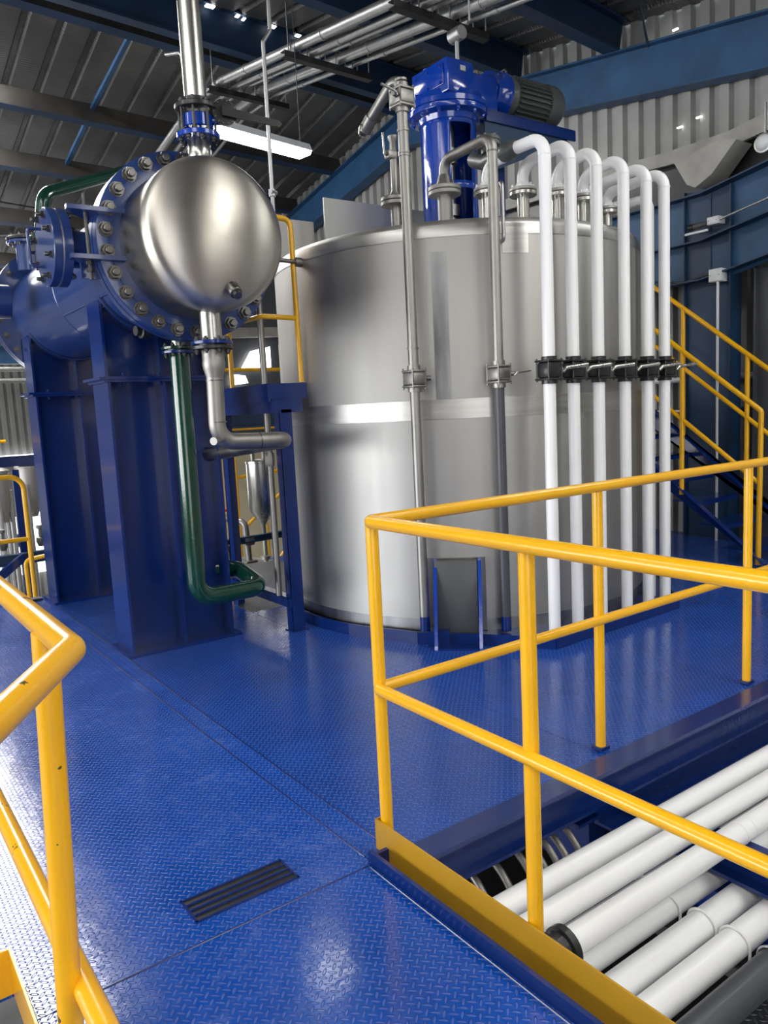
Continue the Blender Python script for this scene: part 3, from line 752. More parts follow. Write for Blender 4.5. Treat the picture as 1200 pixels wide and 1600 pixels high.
MB().tube([(1.10, ny_ + .02, nz_ + .10), (1.03, ny_ + .02, nz_ + .10), (1.03, ny_ + .02, nz_ - .10), (1.10, ny_ + .02, nz_ - .10)], .008, .02, 10).build('cover_handle', 'vessel_blue', sn)
# clamp plates with threaded rod
for z in (2.535, 2.295):
    q = MB().prism([(1.12, 4.16, z), (1.12, 4.20, z), (1.30, 4.42, z), (1.50, 4.42, z), (1.50, 4.175, z), (1.40, 4.15, z)], (0, 0, .022)).build('clamp_plate', 'vessel_blue', t)
MB().prism([(1.2, 4.30, 2.22), (1.5, 4.30, 2.22), (1.5, 4.30, 2.30), (1.2, 4.30, 2.30)], (0, .015, 0)).build('clamp_web', 'vessel_blue', t)
tr = MB().cyl((1.225, 4.22, 2.20), (1.225, 4.22, 2.63), .010, 12).build('threaded_rod', 'darkmetal', t)
for z in (2.557, 2.275, 2.24): MB().hexa((1.225, 4.22, z), (0, 0, 1), .02, .018).build('nut', 'darkmetal', tr)
# left stub toward the viewer and top nozzle
MB().cyl((1.21, 6.25, 2.37), (.95, 6.25, 2.37), .12, 28).build('side_stub', 'vessel_blue', t)
tn = MB().cyl((1.50, 6.82, 2.7), (1.50, 6.82, 2.92), .085, 24).build('top_nozzle', 'vessel_blue', t)
flange_pair(tn, (1.50, 6.82, 2.93), (0, 0, 1), .15, .022, 'black', 10, .012, 'vessel_blue')
# bottom drain stub with a black cap
MB().lathe((1.62, 4.42, 1.965), (-1, -.15, 0), [(0, .03), (.06, .03), (.062, .042), (.10, .042), (.105, .028), (.13, .028)], 18).build('drain_stub', 'black', t)
# saddles
def leg(y, lab, zt):
    t = thing('support_stand', lab, 'stand', (1.76, y, 0), 'blue vessel stands')
    def sec(z0, z1, name, mat='blue', wid=.15):
        mb = MB()
        mb.b(1.412, 1.428, y - wid, y + wid, z0, z1)
        mb.b(2.082, 2.098, y - wid, y + wid, z0, z1)
        mb.b(1.428, 2.082, y - .008, y + .008, z0, z1)
        mb.b(1.752, 1.772, y - wid * .93, y + wid * .93, z0, z1)
        return mb.build(name, mat, t)
    sec(.02, 1.70, 'column', wid=.155)
    MB().b(1.38, 2.14, y - .19, y + .19, 0, .02).build('base_plate', 'blue', t)
    jp = MB().b(1.39, 2.12, y - .17, y + .17, 1.70, 1.715).b(1.36, 2.15, y - .18, y + .18, 1.716, 1.732).build('joint_plate', 'blue', t)
    # saddle: plates cut to the round of the shell
    n = 24; r = .412
    pf = [(1.412, 1.732)] + [(2.098, 1.732), (2.098, VZ - math.sqrt(max(0, r * r - (2.098 - VX) ** 2)))]
    a0 = math.atan2(-math.sqrt(max(0, r * r - .33 ** 2)), .33); a1 = -PI - a0
    arc = [(VX + r * math.cos(a0 + (a1 - a0) * k / n), VZ + r * math.sin(a0 + (a1 - a0) * k / n)) for k in range(n + 1)]
    poly = [(1.438, 1.732), (2.098, 1.732)] + arc
    MB().prism([(p[0], y - .008, p[1]) for p in poly], (0, .016, 0)).build('saddle_web', 'blue', t)
    for xa, xb, zz in ((1.412, 1.428, zt), (2.082, 2.098, zt), (1.752, 1.772, VZ - .405)): MB().b(xa, xb, y - .125, y + .125, 1.732, zz).build('saddle_flange', 'blue', t)
    mb = MB(); rows = []
    aa0, aa1 = a0 + .12, a1 - .12
    for k in range(n + 1):
        a = aa0 + (aa1 - aa0) * k / n
        rows.append([mb.bm.verts.new((VX + rr * math.cos(a), yy, VZ + rr * math.sin(a))) for rr, yy in ((.402, y - .16), (.416, y - .16), (.416, y + .16), (.402, y + .16))])
    for k in range(n):
        for j in range(4): mb.bm.faces.new((rows[k][j], rows[k][(j + 1) % 4], rows[k + 1][(j + 1) % 4], rows[k + 1][j]))
    mb.bm.faces.new(rows[0]); mb.bm.faces.new(list(reversed(rows[-1])))
    mb.build('saddle_pad', 'vessel_blue', t)
    for k in range(3):
        bolt(jp, (1.52 + .22 * k, y - .12, 1.732), (0, 0, 1), .014, .01, 'blue'); bolt(jp, (1.52 + .22 * k, y - .12, 1.70), (0, 0, -1), .014, .01, 'blue')
leg(4.90, 'tall royal blue H-shaped stand under the near end of the bolted vessel', 2.19)
leg(6.83, 'tall royal blue H-shaped stand under the far end of the bolted vessel', 2.19)

# ================================================================== VERTICAL STEEL PIPE WITH BUTTERFLY VALVE
NX, NY = 1.775, 3.985
t = thing('inlet_pipe', 'polished vertical steel pipe with butterfly valve on top of the domed head', 'pipe', (NX, NY, 2.7))
MB().cyl((NX, NY, 3.07), (NX, NY, 5.2), .0575, 36).build('pipe', 'bright', t)
MB().lathe((NX, NY, 2.76), (0, 0, 1), [(0, .0575), (.04, .0575), (.042, .059), (.10, .059), (.102, .0575), (.16, .0575)], 36).build('nozzle', 'bright', t)
f = MB().cyl((NX, NY, 2.905), (NX, NY, 2.93), .112, 40, bev=.003).build('flange', 'bright_blue', t)
bolt_ring(f, (NX, NY, 2.93), (0, 0, 1), .09, 8, .0125, .01, 'darkmetal', .2); bolt_ring(f, (NX, NY, 2.905), (0, 0, -1), .09, 8, .0125, .012, 'darkmetal', .2)
f = MB().cyl((NX, NY, 3.045), (NX, NY, 3.07), .112, 40, bev=.003).cyl((NX, NY, 3.072), (NX, NY, 3.10), .075, 40).build('flange', 'black', t)
bolt_ring(f, (NX, NY, 3.07), (0, 0, 1), .09, 8, .0125, .012, 'darkmetal', .2)
va = MB().cyl((NX, NY, 2.955), (NX, NY, 3.02), .082, 40, bev=.004).cyl((NX, NY, 2.99), (NX + .13, NY - .06, 3.01), .024, 16).build('valve_body', 'bright_blue', t)
for k in range(8):
    a = .2 + 2 * PI * k / 8
    MB().cyl((NX + .092 * math.cos(a), NY + .092 * math.sin(a), 2.90), (NX + .092 * math.cos(a), NY + .092 * math.sin(a), 3.08), .007, 8).build('stud', 'darkmetal', va)
dv = V((-.2, -.98, 0)).normalized(); hc = V((NX + .125, NY - .06, 3.035)) + dv * .02
nd = MB().lathe(hc, dv, [(-.01, .062), (.0, .066), (.006, .066), (.008, .05)], 30).build('notch_plate', 'black', t)
for k in range(14):
    u_, w_ = frame(dv); a = 2 * PI * k / 14
    MB().cyl(hc + dv * .004 + u_ * .057 * math.cos(a) + w_ * .057 * math.sin(a), hc + dv * .012 + u_ * .057 * math.cos(a) + w_ * .057 * math.sin(a), .004, 6).build('rivet', 'bolt', nd)
side = V((.98, -.20, 0)).normalized()
h0 = hc + dv * .018
MB().prism([h0 + V((0, 0, .024)) - side * .02, h0 + V((0, 0, -.024)) - side * .02, h0 + side * .10 - V((0, 0, .036)), h0 + side * .285 - V((0, 0, .052)), h0 + side * .30 - V((0, 0, .038)), h0 + side * .285 - V((0, 0, .022)), h0 + side * .11 + V((0, 0, .002))], dv * .014).build('lever', 'black', t)

# ================================================================== OUTLET PIPE BELOW THE HEAD
t = thing('outlet_pipe', 'bare steel pipe dropping from the domed head and elbowing toward the tank', 'pipe', (1.75, 3.98, 1.28))
ox, oy = 1.760, 3.98
MB().cyl((ox, oy, 1.86), (ox, oy, 2.12), .0565, 32).build('nozzle', 'bright', t)
a, b = flange_pair(t, (ox, oy, 1.845), (0, 0, 1), .110, .02, 'blue', 8, .012, 'black', 'darkmetal')
MB().lathe((ox, oy, 1.82), (0, 0, -1), [(0, .060), (.05, .059), (.07, .062), (.10, .058), (.14, .047), (.16, .045)], 32).build('reducer', 'pipe', t)
MB().tube([(ox, oy, 1.67), (ox - .01, oy, 1.325), (2.20, oy + .02, 1.312), (2.22, oy + .5, 1.27), (1.95, oy + 1.3, 1.17)], .0465, .10, 24, 9).build('pipe', 'pipe', t)
for z in (1.655, 1.43): MB().cyl((ox - .003, oy, z), (ox - .003, oy, z + .006), .049, 24).build('weld_bead', 'bolt', t)
MB().cyl((2.0, oy + .01, 1.316), (2.006, oy + .01, 1.316), .049, 24).build('weld_bead', 'bolt', t)
MB().cyl((ox + .01, oy - .03, 1.34), (ox - .055, oy - .075, 1.335), .015, 14).cyl((ox - .04, oy - .065, 1.336), (ox - .075, oy - .09, 1.334), .022, 14).build('drain_plug', 'pipe', t)

# ================================================================== GREEN PIPES
t = thing('green_pipe', 'dark green pipe descending beside the near blue stand and hooking back at the deck', 'pipe', (1.755, 4.45, .3))
gx, gy = 1.755, 4.45
MB().cyl((gx, gy, 1.87), (gx, gy, 2.05), .04, 20).build('nozzle', 'bright', t)
flange_pair(t, (gx, gy, 1.862), (0, 0, 1), .10, .018, 'green', 8, .011, 'blue', 'darkmetal')
MB().tube([(gx, gy, 1.845), (gx - .01, gy, .365), (2.21, gy + .05, .352), (2.21, gy + .40, .42), (1.9, gy + .62, .46)], .0565, .115, 26, 9).build('pipe', 'green', t)
for a, b in (((gx - .008, gy, .50), (gx - .008, gy, .505)), ((1.93, gy + .02, .357), (1.936, gy + .021, .357))): MB().cyl(a, b, .0585, 26).build('weld_bead', 'green', t)
t = thing('green_pipe', 'green pipe arching over the bolted vessel at the upper left', 'pipe', (1.45, 6.2, 2.85))
MB().tube([(2.6, 6.95, 3.70), (1.50, 6.15, 3.13), (1.46, 6.18, 2.83)], .047, .12, 22, 9).build('pipe', 'green', t)
f = MB().cyl((1.455, 6.18, 2.81), (1.455, 6.18, 2.832), .085, 26, bev=.003).build('flange', 'green', t)
bolt_ring(f, (1.455, 6.18, 2.832), (0, 0, 1), .066, 6, .012, .015, 'darkmetal')
MB().cyl((1.455, 6.18, 2.6), (1.455, 6.18, 2.80), .05, 16).cyl((1.455, 6.18, 2.72), (1.455, 6.18, 2.76), .09, 20).build('valve', 'black', t)

# ================================================================== ACCESS PLATFORM
t = thing('access_platform', 'raised royal blue platform on posts between the stands and the tank', 'platform', (2.45, 5.0, 0))
px0, py0 = 2.345, 4.50
MB().b(px0 + .012, 2.63, py0 + .012, 7.0, 1.635, 1.655).b(px0, px0 + .012, py0, 7.0, 1.54, 1.66).b(px0 + .012, 2.64, py0, py0 + .012, 1.56, 1.66).b(px0 + .03, 2.60, py0 + .01, py0 + .03, 1.47, 1.56).b(px0 + .02, px0 + .04, py0 + .01, 7.0, 1.47, 1.55).build('deck_frame', 'blue', t)
MB().b(2.425, 2.515, py0 + .01, py0 + .02, 0, 1.49).b(2.425, 2.433, py0 + .0, py0 + .09, 0, 1.49).build('post', 'blue', t)
MB().b(2.41, 2.53, py0 - .01, py0 + .10, 0, .008).build('foot_plate', 'blue', t)
MB().b(2.46, 2.55, 5.52, 5.53, 0, 1.49).b(2.46, 2.468, 5.45, 5.53, 0, 1.49).build('post', 'blue', t)
MB().b(2.40, 2.47, 4.52, 5.5, .225, .235).b(2.40, 2.408, 4.52, 5.5, .17, .235).b(2.40, 2.5, py0 + .005, py0 + .012, .17, .235).build('cross_beam', 'blue', t)
MB().ibeam((2.30, 6.3, 1.44), (3.55, 6.3, 1.44), .1, .16).build('cross_beam', 'navy', t)  # navy beam added as the dark shadow band under the platform
gr = thing('guardrail', 'yellow guardrail on the raised blue platform beside the tank', 'guardrail', (2.45, 5, 1.66))
MB().tube([(2.61, 4.52, 1.665), (2.60, 4.52, 2.70), (2.36, 4.54, 2.72), (2.36, 6.9, 2.72)], .018, .05, 14).build('top_rail', 'yellow', gr)
MB().tube([(2.605, 4.52, 2.08), (2.345, 4.52, 2.085), (2.36, 6.9, 2.085)], .0165, .05, 14).build('mid_rail', 'yellow', gr)
MB().cyl((2.36, 5.05, 1.66), (2.36, 5.05, 2.72), .018, 14).build('post', 'yellow', gr)
MB().cyl((2.36, 6.6, 1.66), (2.36, 6.6, 2.72), .018, 14).build('post', 'yellow', gr)
t = thing('drop_pipe', 'thin grey pipe with a union passing the raised platform down to the low blue beam', 'pipe', (2.40, 4.62, .25))
MB().cyl((2.40, 4.64, .235), (2.43, 4.70, 2.5), .022, 14).build('pipe', 'pipe', t)
MB().lathe((2.409, 4.66, 1.12), (0, 0, 1), [(0, .03), (.02, .034), (.07, .034), (.09, .03)], 8).build('union', 'pipe', t)
t = thing('drop_rod', 'thin galvanised conduit hanging from the roof past the domed head', 'conduit', (2.55, 4.62, 2.8))
MB().tube([(2.54, 4.62, 2.75), (2.545, 4.62, 3.80), (2.60, 4.62, 3.88), (2.62, 4.62, 5.2)], .0125, .02, 12).build('conduit', 'galv', t)
MB().cyl((2.52, 4.60, 2.885), (2.57, 4.62, 2.885), .012, 10).cyl((2.54, 4.62, 2.86), (2.54, 4.62, 2.905), .022, 12).build('clamp', 'galv', t)

# neighbouring tank behind
t = thing('storage_tank', 'second tall stainless tank showing as a sliver behind the platform rail', 'tank', (4.5, 7.75, 0))
MB().lathe((5.60, 7.9, -1.0), (0, 0, 1), [(0, 1.15), (3.3, 1.15), (3.33, 1.1), (3.35, 0)], 96).build('shell', 'steel', t)
MB().b(4.46, 4.50, 7.45, 7.50, 1.5, 2.3).build('gauge_strip', 'black', t)

# ================================================================== CONDUITS UNDER THE ROOF
def cpath(x, y0, y1, off, xe=None):
    ys = [y0, 8.9, y1]
    return [(x, y0, roof_z(y0) - off), (x, 8.85, roof_z(8.85) - off - .0), (x - .02, 9.7, roof_z(9.7) - off - .04), (x - .05, y1, roof_z(y1) - off)]
cd = [(4.30, .050, .30, 'thickest upper-left one'), (4.48, .034, .32, 'second from the left'), (4.62, .026, .30, 'thin middle one'), (4.84, .052, .30, 'thick one third from the right side'), (5.02, .024, .32, 'thin lowest one at the right')]
for x, r, off, lab in cd:
    t = thing('roof_conduit', 'galvanised conduit running under the roof ridge, ' + lab, 'conduit', (x, 6, 5), 'galvanised roof conduits')
    MB().tube(cpath(x, -1.0, 13.2, off), r, .25, 16, 5).build('conduit', 'galv', t)
    for yy in (5.0, 6.6, 8.2):
        p = V((x, yy, roof_z(yy) - off)); dd = V((0, 1, .165)).normalized()
        MB().cyl(p, p + dd * .05, r + .006, 16).build('coupling', 'galv', t)
for y, lab in ((5.35, 'dark slotted strut carrying the conduits, nearest one'), (7.15, 'dark slotted strut carrying the conduits, middle one'), (8.95, 'dark slotted strut carrying the conduits, by the ridge')):
    t = thing('conduit_strut', lab, 'strut', (4.8, y, roof_z(y) - .4), 'conduit struts')
    z = roof_z(y) - .37
    MB().ibeam((4.15, y, z - .03), (5.25, y + .05, z - .03), .08, .06, .006, .006, chan=True).build('strut', 'darkmetal', t)
    for x in (4.22, 5.2): MB().cyl((x, y, z), (x, y, roof_z(y) + .1), .006, 8).build('hanger', 'galv', t)
    for x, r, off, _ in cd: MB().tube([(x - r - .006, y, z), (x - r - .006, y, z + 2 * r + .03), (x + r + .006, y, z + 2 * r + .03), (x + r + .006, y, z)], .006, r * .8, 8).build('clamp', 'galv', t)
t = thing('conduit_riser', 'short bent conduit dropping from the roof behind the valve lever', 'conduit', (2.9, 6.4, 4.0))
MB().tube([(2.95, 7.2, 4.78), (3.02, 7.0, 4.74), (3.04, 6.95, 3.7)], .016, .06, 12).build('conduit', 'galv', t)

# ---- fluorescent lamp
az = math.radians(11.0); dl = V((math.cos(az), math.sin(az), 0)); sd = V((-dl.y, dl.x, 0))
p0 = V((2.42, 5.59, 3.60)); p1 = p0 + dl * 1.12
t = thing('ceiling_light', 'bright fluorescent strip light hanging behind the butterfly valve', 'light', (p0 + p1) / 2)
MB().prism([p0 + sd * .10, p0 + sd * .07 + V((0, 0, .06)), p0 - sd * .07 + V((0, 0, .06)), p0 - sd * .10], dl * 1.12).build('housing', 'boxwhite', t)
MB().prism([p0 + sd * .088 - V((0, 0, .002)), p0 - sd * .088 - V((0, 0, .002)), p0 - sd * .07 - V((0, 0, .025)), p0 + sd * .07 - V((0, 0, .025))], dl * 1.12).build('diffuser', 'lamp', t)
for k in (.15, 1.08): MB().cyl(p0 + dl * k + V((0, 0, .06)), p0 + dl * k + V((0, 0, 1.6)), .003, 6).build('wire', 'darkmetal', t)

# ================================================================== STAIRS ON THE RIGHT
t = thing('staircase', 'royal blue steel staircase climbing away behind the white pipes', 'staircase', (6.5, 3.6, 0))
sl = .76
def st_z(y, z0, y0): return z0 + (y - y0) * sl
for x, nm in ((6.2, 'stringer'), (6.9, 'stringer')):
    zt = lambda y: .19 + (y - 3.485) * sl + (.10 if x > 6.5 else 0)
    y0, y1 = (3.27 if x < 6.5 else 3.0), 5.3
    st = MB().prism([(x, y0, max(0, zt(y0) - .25)), (x, y0, zt(y0)), (x, y1, zt(y1)), (x, y1, zt(y1) - .25)], (.012, 0, 0)).build(nm, 'blue', t)
    MB().prism([(x - .05, y0, zt(y0)), (x - .05, y0, zt(y0) + .01), (x - .05, y1, zt(y1) + .01), (x - .05, y1, zt(y1))], (.062, 0, 0)).build('stringer_flange', 'blue', st)
for k in range(16):
    y = 3.42 + k * .25; z = .19 + (y - 3.485) * sl
    if y < 5.1: MB().b(6.212, 6.9, y, y + .24, z - .02, z - .01).b(6.212, 6.9, y, y + .005, z - .055, z - .01).build('tread', 'blue', t)
r1 = lambda y: 1.293 + (y - 3.333) * sl
r2 = lambda y: 1.788 + (y - 3.839) * sl
g = thing('stair_rail', 'yellow stair handrail on the near side, ending in a bent post at the foot', 'handrail', (6.2, 4.2, 0), 'stair handrails')
MB().tube([(6.2, 3.345, .02), (6.2, 3.335, r1(3.335)), (6.2, 5.2, r1(5.2))], .022, .04, 14).build('top_rail', 'yellow', g)
MB().cyl((6.2, 3.345, r1(3.345) - .60), (6.2, 5.2, r1(5.2) - .60), .02, 14).build('mid_rail', 'yellow', g)
for y in (4.05, 4.95): MB().cyl((6.19, y, .19 + (y - 3.485) * sl - .05), (6.2, y, r1(y)), .021, 14).build('post', 'yellow', g)
g = thing('stair_rail', 'yellow stair handrail on the far side, against the dark steel column', 'handrail', (6.9, 3.9, 0), 'stair handrails')
MB().cyl((6.9, 2.6, r2(2.6)), (6.9, 5.2, r2(5.2)), .022, 14).build('top_rail', 'yellow', g)
MB().cyl((6.9, 2.6, r2(2.6) - .57), (6.9, 5.2, r2(5.2) - .57), .02, 14).build('mid_rail', 'yellow', g)
for y in (2.65, 3.845, 4.499): MB().cyl((6.9, y, max(.0, .29 + (y - 3.485) * sl)), (6.9, y, r2(y)), .021, 14).build('post', 'yellow', g)

# ================================================================== STEEL COLUMN AND GIRDER, RIGHT WALL
t = thing('steel_column', 'dark navy steel column with stiffened girder joint beside the staircase', 'column', (7.3, 4.4, -3.3))
MB().b(7.2, 7.21, 4.18, 4.66, -3.3, 3.43).b(7.16, 7.36, 4.655, 4.67, -3.3, 3.43).b(7.16, 7.36, 4.17, 4.185, -3.3, 3.40).b(7.35, 7.36, 4.18, 4.66, -3.3, 3.4).build('column', 'navy', t)
MB().b(7.19, 7.36, 4.39, 4.40, 2.55, 3.36).build('stiffener', 'navy', t)
gz = lambda y, z: z if y > 4.45 else z + (4.45 - y) * .18
gd = MB().prism([(7.21, 9.0, 3.37), (7.21, 4.45, 3.37), (7.21, 2.4, gz(2.4, 3.37)), (7.21, 2.4, gz(2.4, 2.56)), (7.21, 4.2, 2.56), (7.21, 9.0, 2.56)], (.012, 0, 0)).build('girder_web', 'navy_mid', t)
for zz in (3.37, 2.93, 2.56):
    mb = MB()
    mb.bar((7.17, 9.0, zz), (7.17, 4.45, zz), .16, .014); mb.bar((7.17, 4.45, zz), (7.17, 2.4, gz(2.4, zz)), .16, .014)
    mb.build('girder_flange', 'navy', t)
t = thing('steel_column', 'black-looking steel column behind the stair foot at the right edge', 'column', (7.4, 3.2, -3.3))
MB().b(7.3, 7.31, 3.45, 3.98, -3.3, 2.6).b(7.25, 7.5, 3.97, 3.985, -3.3, 2.6).b(7.25, 7.5, 3.44, 3.455, -3.3, 2.6).build('column', 'darkgrey', t)
# pale grey trough member
gm = MB(); zb = lambda y: 3.82 if y > 4.47 else 3.82 + (4.47 - y) * .15
gm.prism([(7.30, 9, 4.03), (7.30, 6.6, 4.0), (7.30, 4.6, 3.90), (7.30, 4.6, 3.77), (7.30, 6.6, 3.87), (7.30, 9, 3.9)], (.05, 0, 0))
gm.prism([(7.295, 4.9, 3.915), (7.295, 4.3, 3.915), (7.295, 3.0, 4.10), (7.295, 3.0, 3.93), (7.295, 4.3, 3.76), (7.295, 4.9, 3.785)], (.05, 0, 0))
gm.build('eaves_trough', 'beige', label='long pale grey steel member below the ribbed wall sheets, bolted', cat='beam')
MB().prism([(7.05, 4.70, 3.71), (7.05, 4.21, 3.79), (7.05, 4.06, 3.74), (7.05, 4.30, 3.50), (7.05, 4.47, 3.42), (7.05, 4.56, 3.47)], (.28, 0, 0)).build('bracket_box', 'beige', label='dirty pale grey angular box bracket hanging from the wall member', cat='bracket')
MB().b(7.40, 7.42, 3.0, 9.0, 3.36, 3.9).build('void_sheet', 'black', label='black sheet added as the dark void between the navy girder and the pale grey wall member', cat='sheet')  # black sheet stands in for the unlit space behind
t = thing('round_lamp', 'round glass bulkhead lamp at the upper right edge', 'lamp', (7.1, 3.86, 3.6))
MB().lathe((7.14, 3.84, 3.655), (-1, 0, 0), [(0, .085), (.03, .085), (.035, .07)], 28).build('bezel', 'galv', t)
MB().lathe((7.105, 3.84, 3.655), (-1, 0, 0), [(0, .07), (.02, .06), (.035, .03), (.038, 0)], 28).build('glass', 'boxwhite', t)
MB().tube([(7.14, 3.84, 3.7), (7.14, 3.84, 4.0)], .014, 0, 8).build('bracket', 'galv', t)
def jbox(y0, y1, z0, z1, lab):
    t = thing('junction_box', lab, 'box', (7.12, (y0 + y1) / 2, z0), 'white junction boxes')
    MB().b(7.08, 7.198, y0, y1, z0, z1, bev=.004).build('box', 'boxwhite', t)
    MB().b(7.074, 7.08, y0 + .008, y1 - .008, z0 + .008, z1 - .008).build('cover', 'boxwhite', t)
    for yy in (y0 + .02, y1 - .02): MB().cyl((7.074, yy, (z0 + z1) / 2), (7.071, yy, (z0 + z1) / 2), .005, 8).build('screw', 'bolt', t)
jbox(4.215, 4.345, 2.515, 2.635, 'square white junction box on the column above the white conduit')
jbox(4.245, 4.365, 3.05, 3.12, 'small white junction box on the girder with a dark cable gland')
MB().tube([(7.1, 4.26, 2.52), (7.1, 4.26, -.3)], .013, 0, 12).build('wall_conduit', 'boxwhite', label='vertical white conduit on the dark column below the square box', cat='conduit')
MB().tube([(7.1, 4.345, 2.60), (7.1, 4.62, 2.56), (7.1, 5.2, 2.66), (7.1, 6.0, 2.68)], .010, .05, 10).build('wall_conduit', 'darkmetal', label='dark conduit leading left from the square white box', cat='conduit')
MB().tube([(7.1, 4.24, 3.085), (7.1, 3.2, 3.27)], .011, 0, 10).build('wall_conduit', 'galv', label='light conduit rising right from the small white box on the girder', cat='conduit')
t = thing('cable_gland', 'black and grey plug hanging left of the small white junction box', 'plug', (7.05, 4.5, 3.0))
MB().lathe((7.08, 4.37, 3.07), (0, 1, -.04), [(0, .02), (.05, .022), (.06, .03), (.13, .028)], 16).build('body', 'motor', t)
MB().lathe((7.08, 4.50, 3.065), (0, 1, -.04), [(0, .032), (.05, .034), (.055, .02)], 16).build('cap', 'black', t)
MB().b(7.08, 7.1, 4.36, 4.60, 3.0, 3.02).build('plate', 'boxwhite', t)
# wall pipes low at right
for z, lab in ((1.62, 'upper white pipe along the ribbed wall at the right edge'), (1.28, 'lower grey pipe along the ribbed wall at the right edge')):
    MB().tube([(7.58, -1, z), (7.58, 6.5, z)], .03, 0, 12).build('wall_pipe', 'boxwhite' if z > 1.5 else 'pipe', label=lab, cat='pipe')
MB().b(6.6, 7.3, 2.2, 2.9, -3.3, .35).build('cream_cabinet', 'cream', label='cream coloured block seen under the stairs at the right edge', cat='cabinet')
MB().b(5.75, 6.0, 4.9, 5.3, 0, .62).build('cream_cabinet', 'cream', label='cream coloured block behind the outermost white riser', cat='cabinet')

# ================================================================== PIPE RACK IN THE OPENING
ups = [(1.732, 'upper white pipe nearest the deck beam in the rack', -1.0), (1.610, 'middle upper white pipe in the rack', -1.0), (1.480, 'upper white pipe with the black coupling at its end', 1.655)]
for y, lab, xs in ups:
    t = thing('rack_pipe', lab, 'pipe', (3, y, -.245), 'upper white rack pipes')
    MB().cyl((max(xs, 1.40), y, -.2), (7.2, y, -.2), .0435, 28).build('pipe', 'white', t)
    if xs > 0:
        MB().lathe((1.50, y, -.2), (1, 0, 0), [(0, .052), (.05, .052), (.055, .068), (.09, .07), (.095, .056), (.13, .056), (.135, .066), (.16, .066)], 24).build('coupling', 'black', t)
        MB().cyl((2.62, y, -.2), (2.63, y, -.2), .045, 28).cyl((2.68, y, -.2), (2.684, y, -.2), .0445, 28).build('joint_ring', 'white', t)
lows = [(1.70, .040, 'white', 'lower white pipe, deepest one under the upper row'), (1.575, .040, 'white', 'lower white pipe half hidden below the coupled pipe'), (1.445, .050, 'white', 'lower white pipe second from the black pipe'), (1.322, .050, 'white', 'lower white pipe next to the black pipe'), (1.185, .052, 'darkgrey', 'scratched black pipe at the lower right of the rack')]
for y, r, mt, lab in lows:
    t = thing('rack_pipe', lab, 'pipe', (3, y, -.47), 'lower rack pipes')
    MB().cyl((1.40, y, -.42), (7.2, y, -.42), r, 28).build('pipe', mt, t)
    xc = 2.33 if y < 1.6 else 2.36
    q = r + .004
    MB().tube([(xc, y - q, -.50), (xc, y - q, -.42 + q), (xc, y + q, -.42 + q), (xc, y + q, -.50)], .0055, q * .95, 8).build('clamp', 'white' if mt == 'white' else 'galv', t)
for x, z, lab in ((2.33, -.485, 'dark cross bar under the lower rack pipes, nearest one'), (4.4, -.485, 'dark cross bar under the lower rack pipes, farther one')):
    MB().b(x - .03, x + .03, 1.02, 1.93, z - .05, z).build('rack_bar', 'darkmetal', label=lab, cat='bar', group='rack cross bars')
for x, lab in ((2.62, 'royal blue cross beam carrying the upper rack pipes, nearest one'), (4.9, 'royal blue cross beam carrying the upper rack pipes, farther one')):
    MB().ibeam((x, .2, -.305), (x, 1.93, -.305), .12, .12).build('rack_beam', 'blue', label=lab, cat='beam', group='rack cross beams')
MB().ibeam((2.9, -.5, -.72), (2.9, 2.6, -.72), .12, .16).build('rack_beam', 'blue', label='low royal blue beam below the black rack pipe', cat='beam')
MB().b(2.42, 2.52, 2.02, 2.3, -.55, -.26).b(2.3, 2.9, 1.97, 2.3, -.275, -.26).build('bracket_plate', 'blue', label='blue bracket plate hanging under the deck beam beside the bent hoses', cat='bracket')
for i, (x, lab) in enumerate(((1.74, 'leftmost'), (1.86, 'second'), (1.97, 'third'), (2.05, 'fourth'), (2.11, 'fifth'), (2.17, 'sixth'), (2.24, 'rightmost'))):
    MB().tube([(x, 2.45, -.235 - .02 * (i % 2)), (x + .0, 1.875, -.215), (x + .005, 1.865, -.95)], .0145, .24, 14, 9).build('bent_pipe', 'pipe', label='thin grey bent pipe under the deck beam, %s counted from the corner' % lab, cat='pipe', group='bent grey pipes under the deck')
# low walkway and its rail
struct('floor', MB().b(2.0, 7.3, -1.5, 1.55, -1.05, -1.03), 'dark_tread')
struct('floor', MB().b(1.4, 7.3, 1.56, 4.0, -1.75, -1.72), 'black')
g = thing('guardrail', 'thin yellow rail at the very bottom right corner', 'guardrail', (2.2, .9, -1.03))
MB().cyl((1.6, .87, -.32), (4.2, .90, -.30), .018, 14).build('top_rail', 'yellow', g)
MB().cyl((4.1, .9, -1.03), (4.1, .9, -.3), .018, 14).build('post', 'yellow', g)
for x, y, lab in ((1.52, 1.52, 'grey valve body in the gap below the yellow toe board'), (1.45, 1.2, 'round grey pipe end below the toe board nearer the camera')):
    t = thing('low_valve', lab, 'valve', (x, y, -.5))
    MB().lathe((x, y, -.5), (0, 0, 1), [(0, .04), (.14, .04), (.15, .065), (.18, .065), (.19, .045), (.25, .045)], 20).build('body', 'pipe', t)
    MB().cyl((x - .06, y, -.30), (x + .06, y, -.30), .012, 10).build('handle', 'black', t)
struct('floor', MB().b(1.28, 7.3, 2.3, 7.1, -.26, -.24), 'black')

